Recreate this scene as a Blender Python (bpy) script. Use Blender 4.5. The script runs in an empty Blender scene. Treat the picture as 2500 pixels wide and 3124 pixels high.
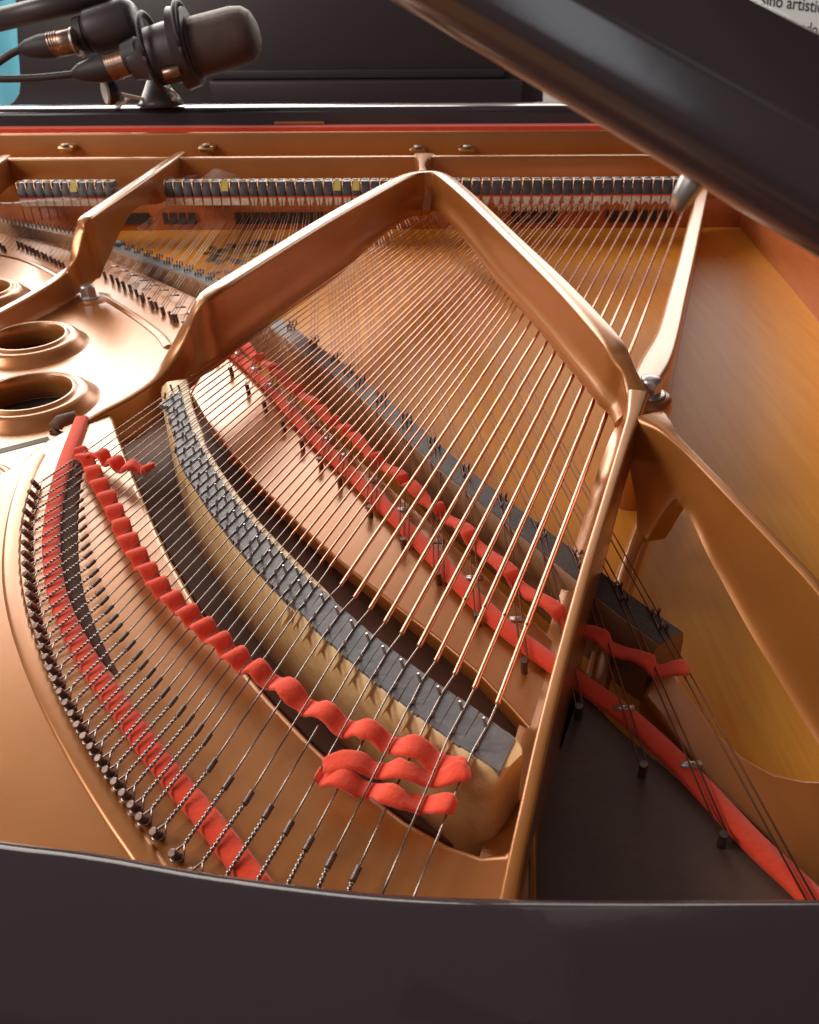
import bpy, bmesh, math, random
from mathutils import Vector, Matrix
random.seed(7)
R = math.radians
scene = bpy.context.scene
COL = scene.collection

# ------------------------------------------------------------------ camera
F, CX, CY, HC = 2500.0, 1250.0, 1562.0, 0.30
CM = Matrix.Rotation(R(56), 3, 'X') @ Matrix.Rotation(R(-0.3), 3, 'Z')
CPOS = Vector((0, 0, HC))
cam_d = bpy.data.cameras.new('camera'); cam = bpy.data.objects.new('camera', cam_d); COL.objects.link(cam)
cam.location = CPOS; cam.rotation_euler = CM.to_euler()
cam_d.sensor_width = 36; cam_d.sensor_fit = 'HORIZONTAL'; cam_d.lens = 36.0 * F / 2500.0
cam_d.clip_start = 0.01; cam_d.clip_end = 60
cam_d.dof.use_dof = True; cam_d.dof.focus_distance = 0.52; cam_d.dof.aperture_fstop = 26
scene.camera = cam

# ------------------------------------------------------------------ world, lamps, exposure
w = bpy.data.worlds.new('World'); scene.world = w; w.use_nodes = True
bg = w.node_tree.nodes['Background']
bg.inputs[0].default_value = (0.68, 0.585, 0.60, 1); bg.inputs[1].default_value = 0.27
def area(name, loc, target, sx, sy, power, col):
    d = bpy.data.lights.new(name, 'AREA'); d.shape = 'RECTANGLE'; d.size = sx; d.size_y = sy
    d.energy = power; d.color = col
    o = bpy.data.objects.new(name, d); COL.objects.link(o); o.location = loc
    o.rotation_euler = (Vector(target) - Vector(loc)).to_track_quat('-Z', 'Y').to_euler()
    return o
area('window_light', (-1.15, 3.3, 1.12), (-0.1, 0.8, 0), 3.0, 1.55, 120, (1, 0.935, 0.85))
area('side_window_light', (-2.2, 0.2, 1.65), (0.4, 0.8, 0), 0.9, 0.9, 38, (1, 0.88, 0.74))
area('far_fill_light', (1.25, 3.4, 0.95), (0.4, 1.0, 0), 1.7, 0.9, 20, (1, 0.93, 0.84))  # unseen lamp added to whiten the strut and rail tops
#area('skylight', (-0.95, 1.75, 2.9), (-0.2, 0.5, 0), 0.14, 0.08, 1.0, (1, 0.98, 0.96))
area('rear_sheen_light', (-2.0, -1.05, 1.15), (0.1, 0.5, 0.2), 0.5, 1.1, 7, (0.84, 0.92, 1.0))  # unseen lamp added behind the camera for the lid prop's cool sheen
area('arris_light', (-0.6, -0.8, 2.3), (0.1, 0.4, 0.1), 0.4, 0.4, 0.8, (0.92, 0.95, 1.0))  # unseen lamp added above to draw the bright edge on the prop
vs = scene.view_settings; vs.view_transform = 'Standard'; vs.look = 'None'; vs.exposure = 0; vs.gamma = 1
try: vs.use_curve_mapping = False
except Exception: pass

# ------------------------------------------------------------------ pixel <-> world helpers (measured points put on real planes)
def ray(px, py): return CM @ Vector(((px - CX) / F, -(py - CY) / F, -1.0))
def P(px, py, z=0.0):
    d = ray(px, py); t = (z - HC) / d.z
    return CPOS + d * t
def D(px, py, y):
    d = ray(px, py); return CPOS + d * (y / d.y)
def proj(p):
    q = CM.transposed() @ (Vector(p) - CPOS)
    return (CX + F * q.x / -q.z, CY - F * q.y / -q.z)
def zdrop(p, py):
    lo, hi = -0.25, p.z
    for _ in range(40):
        m = (lo + hi) / 2
        if proj((p.x, p.y, m))[1] > py: lo = m
        else: hi = m
    return (lo + hi) / 2
def cr(pts, n):
    """catmull-rom resample of tuples"""
    out = []; m = len(pts)
    for i in range(m - 1):
        p0 = pts[max(i - 1, 0)]; p1 = pts[i]; p2 = pts[i + 1]; p3 = pts[min(i + 2, m - 1)]
        for k in range(n):
            t = k / n
            out.append(tuple(0.5 * (2 * b + (c - a) * t + (2 * a - 5 * b + 4 * c - d) * t * t + (3 * b - a - 3 * c + d) * t ** 3)
                             for a, b, c, d in zip(p0, p1, p2, p3)))
    out.append(tuple(pts[-1])); return out
def lerp(a, b, t): return a + (b - a) * t
def table(tab, x):
    if x <= tab[0][0]: i = 0
    else:
        i = len(tab) - 2
        for k in range(len(tab) - 1):
            if tab[k][0] <= x <= tab[k + 1][0]: i = k; break
    a, b = tab[i], tab[i + 1]; t = (x - a[0]) / (b[0] - a[0])
    return tuple(lerp(p, q, t) for p, q in zip(a[1:], b[1:]))

# ------------------------------------------------------------------ materials
def mat(name, base, rough=0.5, metal=0.0, coat=0.0, coat_r=0.1, noise=None, bump=None, spec=0.5, sheen=0.0, emit=None, base2=None, rvar=0.0):
    m = bpy.data.materials.new(name); m.use_nodes = True; nt = m.node_tree; b = nt.nodes['Principled BSDF']
    b.inputs['Base Color'].default_value = (*base, 1); b.inputs['Roughness'].default_value = rough
    b.inputs['Metallic'].default_value = metal; b.inputs['Coat Weight'].default_value = coat
    b.inputs['Coat Roughness'].default_value = coat_r; b.inputs['Specular IOR Level'].default_value = spec
    b.inputs['Sheen Weight'].default_value = sheen
    tc = nt.nodes.new('ShaderNodeTexCoord')
    if base2:
        n = nt.nodes.new('ShaderNodeTexNoise'); n.inputs['Scale'].default_value = noise or 30; n.inputs['Detail'].default_value = 6
        nt.links.new(tc.outputs['Object'], n.inputs['Vector'])
        r = nt.nodes.new('ShaderNodeValToRGB'); r.color_ramp.elements[0].position = 0.35; r.color_ramp.elements[1].position = 0.7
        r.color_ramp.elements[0].color = (*base, 1); r.color_ramp.elements[1].color = (*base2, 1)
        nt.links.new(n.outputs['Fac'], r.inputs['Fac']); nt.links.new(r.outputs['Color'], b.inputs['Base Color'])
    if rvar:
        n = nt.nodes.new('ShaderNodeTexNoise'); n.inputs['Scale'].default_value = 45; n.inputs['Detail'].default_value = 8
        nt.links.new(tc.outputs['Object'], n.inputs['Vector'])
        mr = nt.nodes.new('ShaderNodeMapRange'); mr.inputs['To Min'].default_value = rough - rvar; mr.inputs['To Max'].default_value = rough + rvar
        nt.links.new(n.outputs['Fac'], mr.inputs['Value']); nt.links.new(mr.outputs['Result'], b.inputs['Roughness'])
    if bump:
        sc, st = bump
        n = nt.nodes.new('ShaderNodeTexNoise'); n.inputs['Scale'].default_value = sc; n.inputs['Detail'].default_value = 5
        nt.links.new(tc.outputs['Object'], n.inputs['Vector'])
        bp = nt.nodes.new('ShaderNodeBump'); bp.inputs['Strength'].default_value = st; bp.inputs['Distance'].default_value = 0.001
        nt.links.new(n.outputs['Fac'], bp.inputs['Height']); nt.links.new(bp.outputs['Normal'], b.inputs['Normal'])
        if coat: pass
    if emit:
        b.inputs['Emission Color'].default_value = (*emit[0], 1); b.inputs['Emission Strength'].default_value = emit[1]
    return m
def wood(name, c1, c2, rot, scale=70, rough=0.35, coat=0.4, stretch=0.04):
    m = mat(name, c1, rough, 0, coat, 0.18); nt = m.node_tree; b = nt.nodes['Principled BSDF']
    tc = nt.nodes.new('ShaderNodeTexCoord'); mp = nt.nodes.new('ShaderNodeMapping')
    mp.inputs['Rotation'].default_value = (0, 0, rot); mp.inputs['Scale'].default_value = (1, stretch, 1)
    n = nt.nodes.new('ShaderNodeTexNoise'); n.inputs['Scale'].default_value = scale; n.inputs['Detail'].default_value = 8; n.inputs['Roughness'].default_value = 0.6
    nt.links.new(tc.outputs['Object'], mp.inputs['Vector']); nt.links.new(mp.outputs['Vector'], n.inputs['Vector'])
    n2 = nt.nodes.new('ShaderNodeTexNoise'); n2.inputs['Scale'].default_value = scale * 7; n2.inputs['Detail'].default_value = 3
    nt.links.new(mp.outputs['Vector'], n2.inputs['Vector'])
    mx = nt.nodes.new('ShaderNodeMath'); mx.operation = 'MULTIPLY_ADD'; mx.inputs[1].default_value = 0.45; 
    nt.links.new(n2.outputs['Fac'], mx.inputs[0])
    ms = nt.nodes.new('ShaderNodeMath'); ms.operation = 'MULTIPLY'; ms.inputs[1].default_value = 0.6
    nt.links.new(n.outputs['Fac'], ms.inputs[0]); nt.links.new(ms.outputs[0], mx.inputs[2])
    r = nt.nodes.new('ShaderNodeValToRGB'); r.color_ramp.elements[0].position = 0.35; r.color_ramp.elements[1].position = 0.68
    r.color_ramp.elements[0].color = (*c1, 1); r.color_ramp.elements[1].color = (*c2, 1)
    nt.links.new(mx.outputs[0], r.inputs['Fac']); nt.links.new(r.outputs['Color'], b.inputs['Base Color'])
    bp = nt.nodes.new('ShaderNodeBump'); bp.inputs['Strength'].default_value = 0.05; bp.inputs['Distance'].default_value = 0.0004
    nt.links.new(mx.outputs[0], bp.inputs['Height']); nt.links.new(bp.outputs['Normal'], b.inputs['Normal'])
    return m
GOLD = mat('bronze_paint', (0.44, 0.156, 0.031), 0.32, 0.42, 0.85, 0.23, noise=14, base2=(0.49, 0.182, 0.040), bump=(1800, 0.10), rvar=0.03)
BLACK = mat('black_lacquer', (0.042, 0.029, 0.033), 0.16, 0, 0.5, 0.08, bump=(14, 0.35), rvar=0.05)
PROPM = mat('prop_lacquer', (0.042, 0.030, 0.034), 0.17, 0, bump=(40, 0.1), spec=0.38)
RIMM = mat('rim_lacquer', (0.040, 0.028, 0.032), 0.08, 0, bump=(26, 0.4), rvar=0.04, spec=0.32)
BLACKM = mat('black_satin', (0.050, 0.037, 0.042), 0.42, 0, bump=(600, 0.2))
RUBBER = mat('black_rubber', (0.028, 0.020, 0.026), 0.55, 0, bump=(500, 0.3))
STEEL = mat('string_steel', (0.40, 0.35, 0.335), 0.22, 1.0, noise=200, base2=(0.33, 0.285, 0.27))
COPPER = mat('copper_winding', (0.80, 0.40, 0.27), 0.24, 1.0, noise=60, base2=(0.70, 0.30, 0.20))
TSTR = mat('tenor_wire', (0.22, 0.11, 0.08), 0.34, 0.9, bump=(800, 0.1))
PIN = mat('pin_iron', (0.16, 0.11, 0.10), 0.38, 0.85, noise=300, base2=(0.24, 0.18, 0.16))
BPIN = mat('bridge_pin_steel', (0.42, 0.38, 0.36), 0.25, 1.0, noise=300, base2=(0.34, 0.30, 0.29))
NUT = mat('nickel_bolt', (0.62, 0.56, 0.54), 0.30, 0.75, noise=60, base2=(0.54, 0.48, 0.46), bump=(300, 0.15))
TAILSHADE = mat('tail_shade_brown', (0.11, 0.062, 0.048), 0.5, 0, noise=24, base2=(0.15, 0.085, 0.062), bump=(200, 0.2))  # shade of the lower right corner painted into the panel colour
RED = mat('red_felt', (0.88, 0.070, 0.030), 0.95, 0, noise=120, base2=(0.93, 0.095, 0.040), bump=(420, 0.4), sheen=0.4, spec=0.15)
DARKSTRIP = mat('dark_matte_brown', (0.125, 0.072, 0.060), 0.95, 0, bump=(900, 0.8), spec=0.1)
WHITEFELT = mat('white_felt', (0.88, 0.78, 0.66), 0.95, 0, noise=200, base2=(0.62, 0.50, 0.38), bump=(900, 0.6), spec=0.15)
GREYHEAD = mat('damper_head_grey', (0.085, 0.078, 0.082), 0.40, 0, noise=120, base2=(0.06, 0.052, 0.055))
GRAPH = mat('graphite', (0.135, 0.125, 0.135), 0.46, 0.1, noise=70, base2=(0.20, 0.185, 0.19), bump=(400, 0.2))
LABEL = mat('yellow_label', (0.70, 0.60, 0.16), 0.5, noise=200, base2=(0.62, 0.52, 0.14))
BRASS = mat('brass', (0.66, 0.46, 0.20), 0.3, 1.0, noise=90, base2=(0.56, 0.38, 0.16))
ALU = mat('aliquot_metal', (0.62, 0.57, 0.54), 0.3, 0.8, noise=200, base2=(0.52, 0.47, 0.44))
BOARD = wood('spruce_soundboard', (0.76, 0.28, 0.030), (0.86, 0.38, 0.055), R(-38), 60, 0.42, 0.04)
BOARD.node_tree.nodes['Principled BSDF'].inputs['Specular IOR Level'].default_value = 0.12
MAPLE = wood('maple_bridge', (0.68, 0.41, 0.165), (0.86, 0.60, 0.31), R(40), 160, 0.45, 0.2, 0.06)
DKMAPLE = wood('dark_bridge_wood', (0.26, 0.12, 0.055), (0.36, 0.18, 0.085), R(-40), 120, 0.45, 0.15, 0.06)
DKGRAPH = mat('dark_graphite', (0.060, 0.048, 0.048), 0.5, 0.1, noise=90, base2=(0.085, 0.07, 0.068), bump=(500, 0.4))
RIMWOOD = wood('inner_rim_wood', (0.40, 0.105, 0.035), (0.52, 0.16, 0.05), R(90), 50, 0.32, 0.4)
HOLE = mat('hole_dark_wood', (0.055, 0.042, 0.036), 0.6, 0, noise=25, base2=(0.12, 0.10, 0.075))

# ------------------------------------------------------------------ object helpers
def tag(o, label=None, cat=None, group=None, kind=None):
    if label: o['label'] = label
    if cat: o['category'] = cat
    if group: o['group'] = group
    if kind: o['kind'] = kind
    return o
def empty(name, loc=(0, 0, 0)):
    o = bpy.data.objects.new(name, None); COL.objects.link(o); o.location = loc; o.empty_display_size = 0.02; return o
class MB:
    def __init__(s): s.v = []; s.f = []
    def add(s, v, f):
        k = len(s.v); s.v += [tuple(p) for p in v]; s.f += [tuple(i + k for i in q) for q in f]; return s
    def build(s, name, m, parent=None, smooth=True, sharp=None):
        me = bpy.data.meshes.new(name); me.from_pydata(s.v, [], s.f); me.materials.append(m)
        bm = bmesh.new(); bm.from_mesh(me); bmesh.ops.recalc_face_normals(bm, faces=bm.faces)
        if smooth and sharp:
            for e in bm.edges:
                if len(e.link_faces) == 2 and e.calc_face_angle(0) > R(sharp): e.smooth = False
        bm.to_mesh(me); bm.free()
        if smooth:
            for p in me.polygons: p.use_smooth = True
        o = bpy.data.objects.new(name, me); COL.objects.link(o)
        if parent is not None:
            o.parent = parent; 
            mw = Matrix.Identity(4); q = parent
            while q is not None: mw = Matrix.Translation(q.location) @ mw; q = q.parent
            if mw.translation.length > 1e-9:
                t = mw.translation
                for vv in me.vertices: vv.co -= t
        return o
def frame(d):
    d = d.normalized(); up = Vector((0, 0, 1)) if abs(d.z) < 0.95 else Vector((1, 0, 0))
    a = d.cross(up).normalized(); return a, a.cross(d).normalized()
def tube(mb, pts, r, n=8, caps=True):
    pts = [Vector(p) for p in pts]; rs = r if isinstance(r, (list, tuple)) else [r] * len(pts)
    k0 = len(mb.v); m = len(pts)
    for i, p in enumerate(pts):
        d = pts[min(i + 1, m - 1)] - pts[max(i - 1, 0)]
        a, b = frame(d)
        for j in range(n):
            t = 2 * math.pi * j / n; mb.v.append(tuple(p + (a * math.cos(t) + b * math.sin(t)) * rs[i]))
    for i in range(m - 1):
        for j in range(n):
            a = k0 + i * n + j; b = k0 + i * n + (j + 1) % n
            mb.f.append((a, b, b + n, a + n))
    if caps:
        mb.f.append(tuple(k0 + j for j in range(n))); mb.f.append(tuple(k0 + (m - 1) * n + j for j in range(n)))
    return mb
def helix(p0, p1, rad, turns, phase, seg=10):
    d = p1 - p0; a, b = frame(d); out = []; n = max(2, int(turns * seg))
    for i in range(n + 1):
        t = i / n; th = 2 * math.pi * turns * t + phase
        out.append(p0 + d * t + (a * math.cos(th) + b * math.sin(th)) * rad)
    return out
def box(mb, x0, x1, y0, y1, z0, z1):
    return mb.add([(x0,y0,z0),(x1,y0,z0),(x1,y1,z0),(x0,y1,z0),(x0,y0,z1),(x1,y0,z1),(x1,y1,z1),(x0,y1,z1)],
                  [(0,1,2,3),(4,5,6,7),(0,1,5,4),(1,2,6,5),(2,3,7,6),(3,0,4,7)])
def bevel(o, wd, seg=3):
    m = o.modifiers.new('bevel', 'BEVEL'); m.width = wd; m.segments = seg; m.limit_method = 'ANGLE'; m.angle_limit = R(35)
    for p in o.data.polygons: p.use_smooth = True
    return o
def curve_sheet(name, outline, holes, z0, z1, bev, m, parent=None, res=2):
    """flat sheet between z0 and z1 with rounded edges; outlines in world XY"""
    cu = bpy.data.curves.new(name, 'CURVE'); cu.dimensions = '2D'; cu.fill_mode = 'BOTH'
    for loop in [outline] + holes:
        sp = cu.splines.new('POLY'); sp.points.add(len(loop) - 1); sp.use_cyclic_u = True
        for i, p in enumerate(loop): sp.points[i].co = (p[0], p[1], 0, 1)
    cu.extrude = max((z1 - z0) / 2 - bev, 0.0001); cu.bevel_depth = bev; cu.bevel_resolution = res; cu.offset = -bev
    o = bpy.data.objects.new(name + '_tmp', cu); COL.objects.link(o)
    dg = bpy.context.evaluated_depsgraph_get(); me = bpy.data.meshes.new_from_object(o.evaluated_get(dg))
    bpy.data.objects.remove(o); 
    mb = MB(); zc = (z0 + z1) / 2
    mb.v = [(v.co.x, v.co.y, v.co.z + zc) for v in me.vertices]; mb.f = [tuple(p.vertices) for p in me.polygons]
    bpy.data.meshes.remove(me)
    return mb.build(name, m, parent, True, 50)
def PX(pts, z): return [tuple(P(x, y, z))[:2] for x, y in pts]
def sweep(mb, path, prof_fn, closed_prof=True, caps=True):
    """path: list of Vector (xyz of reference) ; prof_fn(i)-> list of (side, z_abs)"""
    m = len(path); k0 = len(mb.v); n = None
    for i, p in enumerate(path):
        d = path[min(i + 1, m - 1)] - path[max(i - 1, 0)]; d = Vector((d.x, d.y, 0)).normalized()
        s = Vector((d.y, -d.x, 0)); pr = prof_fn(i); n = len(pr)
        for a, z in pr: mb.v.append((p.x + s.x * a, p.y + s.y * a, z))
    for i in range(m - 1):
        for j in range(n if closed_prof else n - 1):
            a = k0 + i * n + j; b = k0 + i * n + (j + 1) % n
            mb.f.append((a, b, b + n, a + n))
    if caps and closed_prof:
        mb.f.append(tuple(k0 + j for j in range(n))); mb.f.append(tuple(k0 + (m - 1) * n + j for j in range(n)))
    return mb
def strut_profile(wd, zt, zb, fl, fr, bulge=0.0):
    a = wd / 2; h = zt - zb; r = min(a * 0.5, h * 0.2); out = []
    def side(f):
        pts = [(a + f, zb), (a + f * 0.8, zb + h * 0.03), (a + f * 0.45, zb + h * 0.10), (a + f * 0.2, zb + h * 0.22), (a + f * 0.06, zb + h * 0.42)]
        if bulge:
            pts = [(a + bulge * 0.5, zb), (a + bulge * 0.9, zb + h * 0.05), (a + bulge, zb + h * 0.12), (a + bulge * 0.92, zb + h * 0.19), (a + bulge * 0.6, zb + h * 0.27), (a + bulge * 0.18, zb + h * 0.36), (a, zb + h * 0.46)]
        pts += [(a, zb + h * 0.62), (a, zt - r)]
        for k in range(1, 6):
            t = k / 6 * math.pi / 2; pts.append((a - r + r * math.cos(t), zt - r + r * math.sin(t)))
        return pts
    L = side(fl); Rr = side(fr)
    out = [(-x, z) for x, z in L] + [(0, zt)] + [(x, z) for x, z in reversed(Rr)]
    return out
def strut(name, nodes, parent, n=10, bulge=0.0, mt=None):
    """nodes: px, py, z_top, width, bottom ('y' pixel or z), flare_left, flare_right"""
    full = []
    for (px, py, zt, wd, zb, fl, fr) in nodes:
        p = P(px, py, zt)
        if zb > 1: zb = zdrop(p, zb)
        full.append((p.x, p.y, zt, wd, zb, fl, fr))
    full = cr(full, n); path = [Vector((q[0], q[1], q[2])) for q in full]
    mb = MB(); sweep(mb, path, lambda i: strut_profile(full[i][3], full[i][2], full[i][4], full[i][5], full[i][6], bulge))
    return mb.build(name, mt or GOLD, parent, True, 60)

# ================================================================== SETTING
wall = MB(); box(wall, -4, 5, 3.9, 4.0, -1.0, 3.2)
WALLM = mat('white_wall', (0.80, 0.79, 0.76), 0.8, noise=6, base2=(0.76, 0.75, 0.72), bump=(80, 0.2))
tag(wall.build('wall', WALLM, None, False), 'plain white wall far behind the piano', 'wall')
fl = MB(); box(fl, -5, 6, -3, 5, -1.05, -1.0)
tag(fl.build('floor', wood('floor_wood', (0.16, 0.09, 0.05), (0.22, 0.13, 0.07), 0, 8), None, False), kind='structure')
# blue curtain at far left
bc = MB(); n = 60; y0 = 3.5
for i in range(n + 1):
    x = -2.9 + 1.6 * i / n; yy = y0 + 0.02 * math.sin(i * 1.1)
    bc.v += [(x, yy, -0.9), (x, yy, 1.6), (x, yy + 0.01, -0.9), (x, yy + 0.01, 1.6)]
for i in range(n):
    a = 4 * i; bc.f += [(a, a + 4, a + 5, a + 1), (a + 2, a + 3, a + 7, a + 6)]
CURT = mat('blue_curtain', (0.16, 0.50, 0.62), 0.9, noise=20, base2=(0.20, 0.56, 0.68), emit=((0.12, 0.42, 0.55), 0.30))  # emission stands in for daylight on the cloth
tag(bc.build('curtain', CURT), 'pale blue faintly glowing curtain at the far left behind the microphones', 'curtain')
# poster with lettering on the wall at upper right
po = empty('poster', D(2430, 20, 2.9)); tag(po, 'white poster with black lower case lettering behind the piano lid prop', 'poster')
YP = 2.9
m = MB(); a = D(2200, -160, YP); b = D(2700, 260, YP)
box(m, a.x, b.x + 0.25, YP, YP + 0.01, b.z - 0.15, a.z + 0.1)
m.build('sheet', mat('poster_paper', (0.80, 0.79, 0.76), 0.6, noise=5, base2=(0.78, 0.77, 0.74), emit=((0.8, 0.79, 0.75), 0.25)), po, False)  # slight emission brightens the paper as if lit
INK = mat('black_ink', (0.035, 0.022, 0.024), 0.6, noise=50, base2=(0.045, 0.03, 0.03))
def text_mesh(name, s, px, py, hpx, wsc, slope, parent):
    cu = bpy.data.curves.new(name, 'FONT'); cu.body = s; cu.extrude = 0.0; cu.offset = 0.012
    o = bpy.data.objects.new(name, cu); COL.objects.link(o)
    dg = bpy.context.evaluated_depsgraph_get(); me = bpy.data.meshes.new_from_object(o.evaluated_get(dg)); bpy.data.objects.remove(o)
    mb = MB(); W = max(v.co.x for v in me.vertices)
    for v in me.vertices:
        x = px + v.co.x / W * wsc; y = py + slope * (v.co.x / W * wsc) - v.co.y * hpx / 0.5
        x += v.co.y * hpx / 0.5 * 0.12
        p = D(x, y, YP - 0.004); mb.v.append(tuple(p))
    mb.f = [tuple(p.vertices) for p in me.polygons]; bpy.data.meshes.remove(me)
    return mb.build(name, INK, parent, False)
text_mesh('lettering', 'sino artistico', 2322, 14, 27, 210, 0.135, po)
text_mesh('lettering', 'ttendo', 2402, 96, 27, 92, 0.135, po)

# ================================================================== GRAND PIANO
piano = empty('grand_piano', (0.2, 0.6, -0.9))
tag(piano, 'black grand piano opened over its bronze iron frame and strings', 'grand piano')
ZS = -0.075          # soundboard
ZB = -0.014          # raised bass hitch panel
ZP = -0.045          # treble plate level

# soundboard
sb = MB(); box(sb, -1.0, 1.15, 0.02, 1.47, ZS - 0.01, ZS)
board = sb.build('soundboard', BOARD, piano, False)
# decal on the soundboard: wreath with golden scroll
dm = MB(); c = P(800, 772, ZS)
def leaf(mb, cx, cy, L, Wd, ang, z):
    pts = [(-L, 0), (-L * .4, Wd), (L * .4, Wd * .9), (L, 0), (L * .4, -Wd), (-L * .4, -Wd * .9)]
    ca, sa = math.cos(ang), math.sin(ang)
    mb.add([(cx + x * ca - y * sa, cy + x * sa + y * ca, z) for x, y in pts], [tuple(range(6))])
rd = random.Random(11)
for k in range(46):
    t = k / 46 * 2 * math.pi; q = rd.uniform(0.72, 1.05)
    leaf(dm, c.x + 0.085 * q * math.cos(t), c.y + 0.060 * q * math.sin(t), rd.uniform(0.008, 0.017), rd.uniform(0.004, 0.010), t + rd.uniform(0.6, 2.4), ZS + 0.0004 + 0.00002 * k)
dm2 = MB()
for k in range(7):
    leaf(dm2, c.x - 0.055 + 0.018 * k, c.y - 0.095 + 0.003 * (k % 2), 0.010, 0.004, 0.3 * (-1) ** k, ZS + 0.0008)
DECM = mat('decal_dark', (0.05, 0.03, 0.025), 0.5, noise=40, base2=(0.07, 0.04, 0.03))
dm.build('decal', DECM, board, False); dm2.build('decal_line', DECM, board, False)
dg_ = MB()
for k in range(26):
    t = k / 26 * 2 * math.pi; q = rd.uniform(0.2, 0.85)
    leaf(dg_, c.x + 0.075 * q * math.cos(t), c.y + 0.050 * q * math.sin(t), rd.uniform(0.009, 0.018), rd.uniform(0.003, 0.006), rd.uniform(-0.5, 0.5), ZS + 0.0015 + 0.00002 * k)
dg_.build('decal_scroll', mat('decal_gold', (0.62, 0.42, 0.12), 0.4, 0.3, noise=40, base2=(0.5, 0.33, 0.1)), board, False)

# belly rail beyond the dampers with dark action slots
br = MB(); box(br, -1.0, 0.72, 1.405, 1.47, ZS, -0.028); rail = br.build('belly_rail', RIMWOOD, piano, False); bevel(rail, 0.002, 2)
SLOT = mat('slot_dark', (0.03, 0.02, 0.018), 0.7, noise=40, base2=(0.04, 0.025, 0.02))
for x0, x1 in ((345, 455), (500, 600), (719, 1000), (1040, 1180), (1560, 1700), (1850, 2050)):
    a = D(x0, 680, 1.40); b = D(x1, 680, 1.40)
    m = MB(); box(m, a.x, b.x, 1.400, 1.4045, -0.064, -0.046); m.build('rail_slot', SLOT, rail, False)

# front flanges of the plate (two walls) ---------------------------------
plate = None
def wallbar(name, Y0, Y1, z0, z1, x0, x1, bev, m, parent):
    q = MB(); box(q, x0, x1, Y0, Y1, z0, z1); o = q.build(name, m, parent, False); bevel(o, bev, 3); return o

# ---- main iron plate sheets
# left, low plate (with sound holes)
left_out = [(-260, 690), (0, 700), (120, 722), (225, 752), (345, 790), (470, 848), (600, 908), (640, 940),
            (600, 1010), (520, 1120), (470, 1190), (330, 1260), (240, 1340), (120, 1500), (-100, 1640), (-400, 1700), (-420, 1200)]
def circ(cx, cy, r, n=56): return [(cx + r * math.cos(2 * math.pi * k / n), cy + r * math.sin(2 * math.pi * k / n)) for k in range(n)]
HOLES = HOLEDATA = []
# circles: given by right extreme px, centre row; measured on the lip height
def hole_from(px_c, py_c, r): p = P(px_c, py_c, ZP + 0.013); return (p.x, p.y, r)
HOLES = [hole_from(84, 1023, 0.0372), hole_from(86, 1192, 0.0385), hole_from(-72, 880, 0.0372), hole_from(-190, 1500, 0.041)]
plate = curve_sheet('iron_plate', PX(left_out, ZP), [circ(x, y, r + 0.002) for x, y, r in HOLES], ZP - 0.012, ZP, 0.002, GOLD, piano)
for (x, y, r) in HOLES:
    m = MB(); prof = [(r + 0.0255, ZP - 0.001), (r + 0.0225, ZP + 0.0006), (r + 0.0185, ZP + 0.0045), (r + 0.0150, ZP + 0.0095), (r + 0.0115, ZP + 0.0125), (r + 0.0085, ZP + 0.0130),
                      (r + 0.0075, ZP + 0.0118), (r + 0.0050, ZP + 0.0122), (r + 0.0035, ZP + 0.0150), (r + 0.0015, ZP + 0.0155), (r, ZP + 0.0140), (r - 0.0003, ZP + 0.002), (r, ZP - 0.012), (r + 0.004, ZP - 0.014)]
    N = 72; k = len(prof)
    for i in range(N):
        t = 2 * math.pi * i / N
        for (rr, z) in prof: m.v.append((x + rr * math.cos(t), y + rr * math.sin(t), ZP + (z - ZP) * (0.85 if z > ZP else 1.0)))
    for i in range(N):
        for j in range(k - 1):
            a = i * k + j; b = ((i + 1) % N) * k + j; m.f.append((a, b, b + 1, a + 1))
    m.build('sound_hole_lip', GOLD, plate)
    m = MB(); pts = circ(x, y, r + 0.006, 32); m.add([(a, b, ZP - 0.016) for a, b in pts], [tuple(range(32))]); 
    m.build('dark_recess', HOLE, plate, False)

# raised bass hitch panel
slot_left = [(345, 1262), (362, 1330), (400, 1430), (455, 1560), (520, 1700), (600, 1840), (700, 1985), (830, 2135), (960, 2270), (1100, 2395), (1240, 2500), (1370, 2572), (1470, 2605), (1535, 2600), (1575, 2570), (1590, 2500)]
panelA = [(-160, 1545), (-40, 1462), (60, 1408), (95, 1378), (135, 1345), (230, 1292), (300, 1262)] + slot_left + [(1610, 2440), (1640, 2470), (1640, 2900), (900, 2900), (200, 2860), (-500, 2800), (-420, 1800)]
pa = curve_sheet('hitch_panel', PX(panelA, ZB), [], ZB - 0.034, ZB, 0.0035, GOLD, plate, 3)
# bead running along the panel
bead = [(118, 1388), (90, 1440), (58, 1530), (38, 1640), (36, 1760), (56, 1880), (98, 2010), (160, 2150), (245, 2310), (350, 2480), (440, 2610), (520, 2740)]
pts = cr([tuple(P(x, y, ZB)) for x, y in bead], 8); m = MB()
path = [Vector(p) for p in pts]
sweep(m, path, lambda i: [(-0.0062, ZB - 0.001), (-0.0054, ZB + 0.0002), (-0.0046, ZB + 0.0009), (-0.0036, ZB + 0.0013), (0, ZB + 0.00135), (0.0036, ZB + 0.0013), (0.0046, ZB + 0.0009), (0.0054, ZB + 0.0002), (0.0062, ZB - 0.001)], True, False)
m.build('bead', GOLD, plate)
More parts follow.
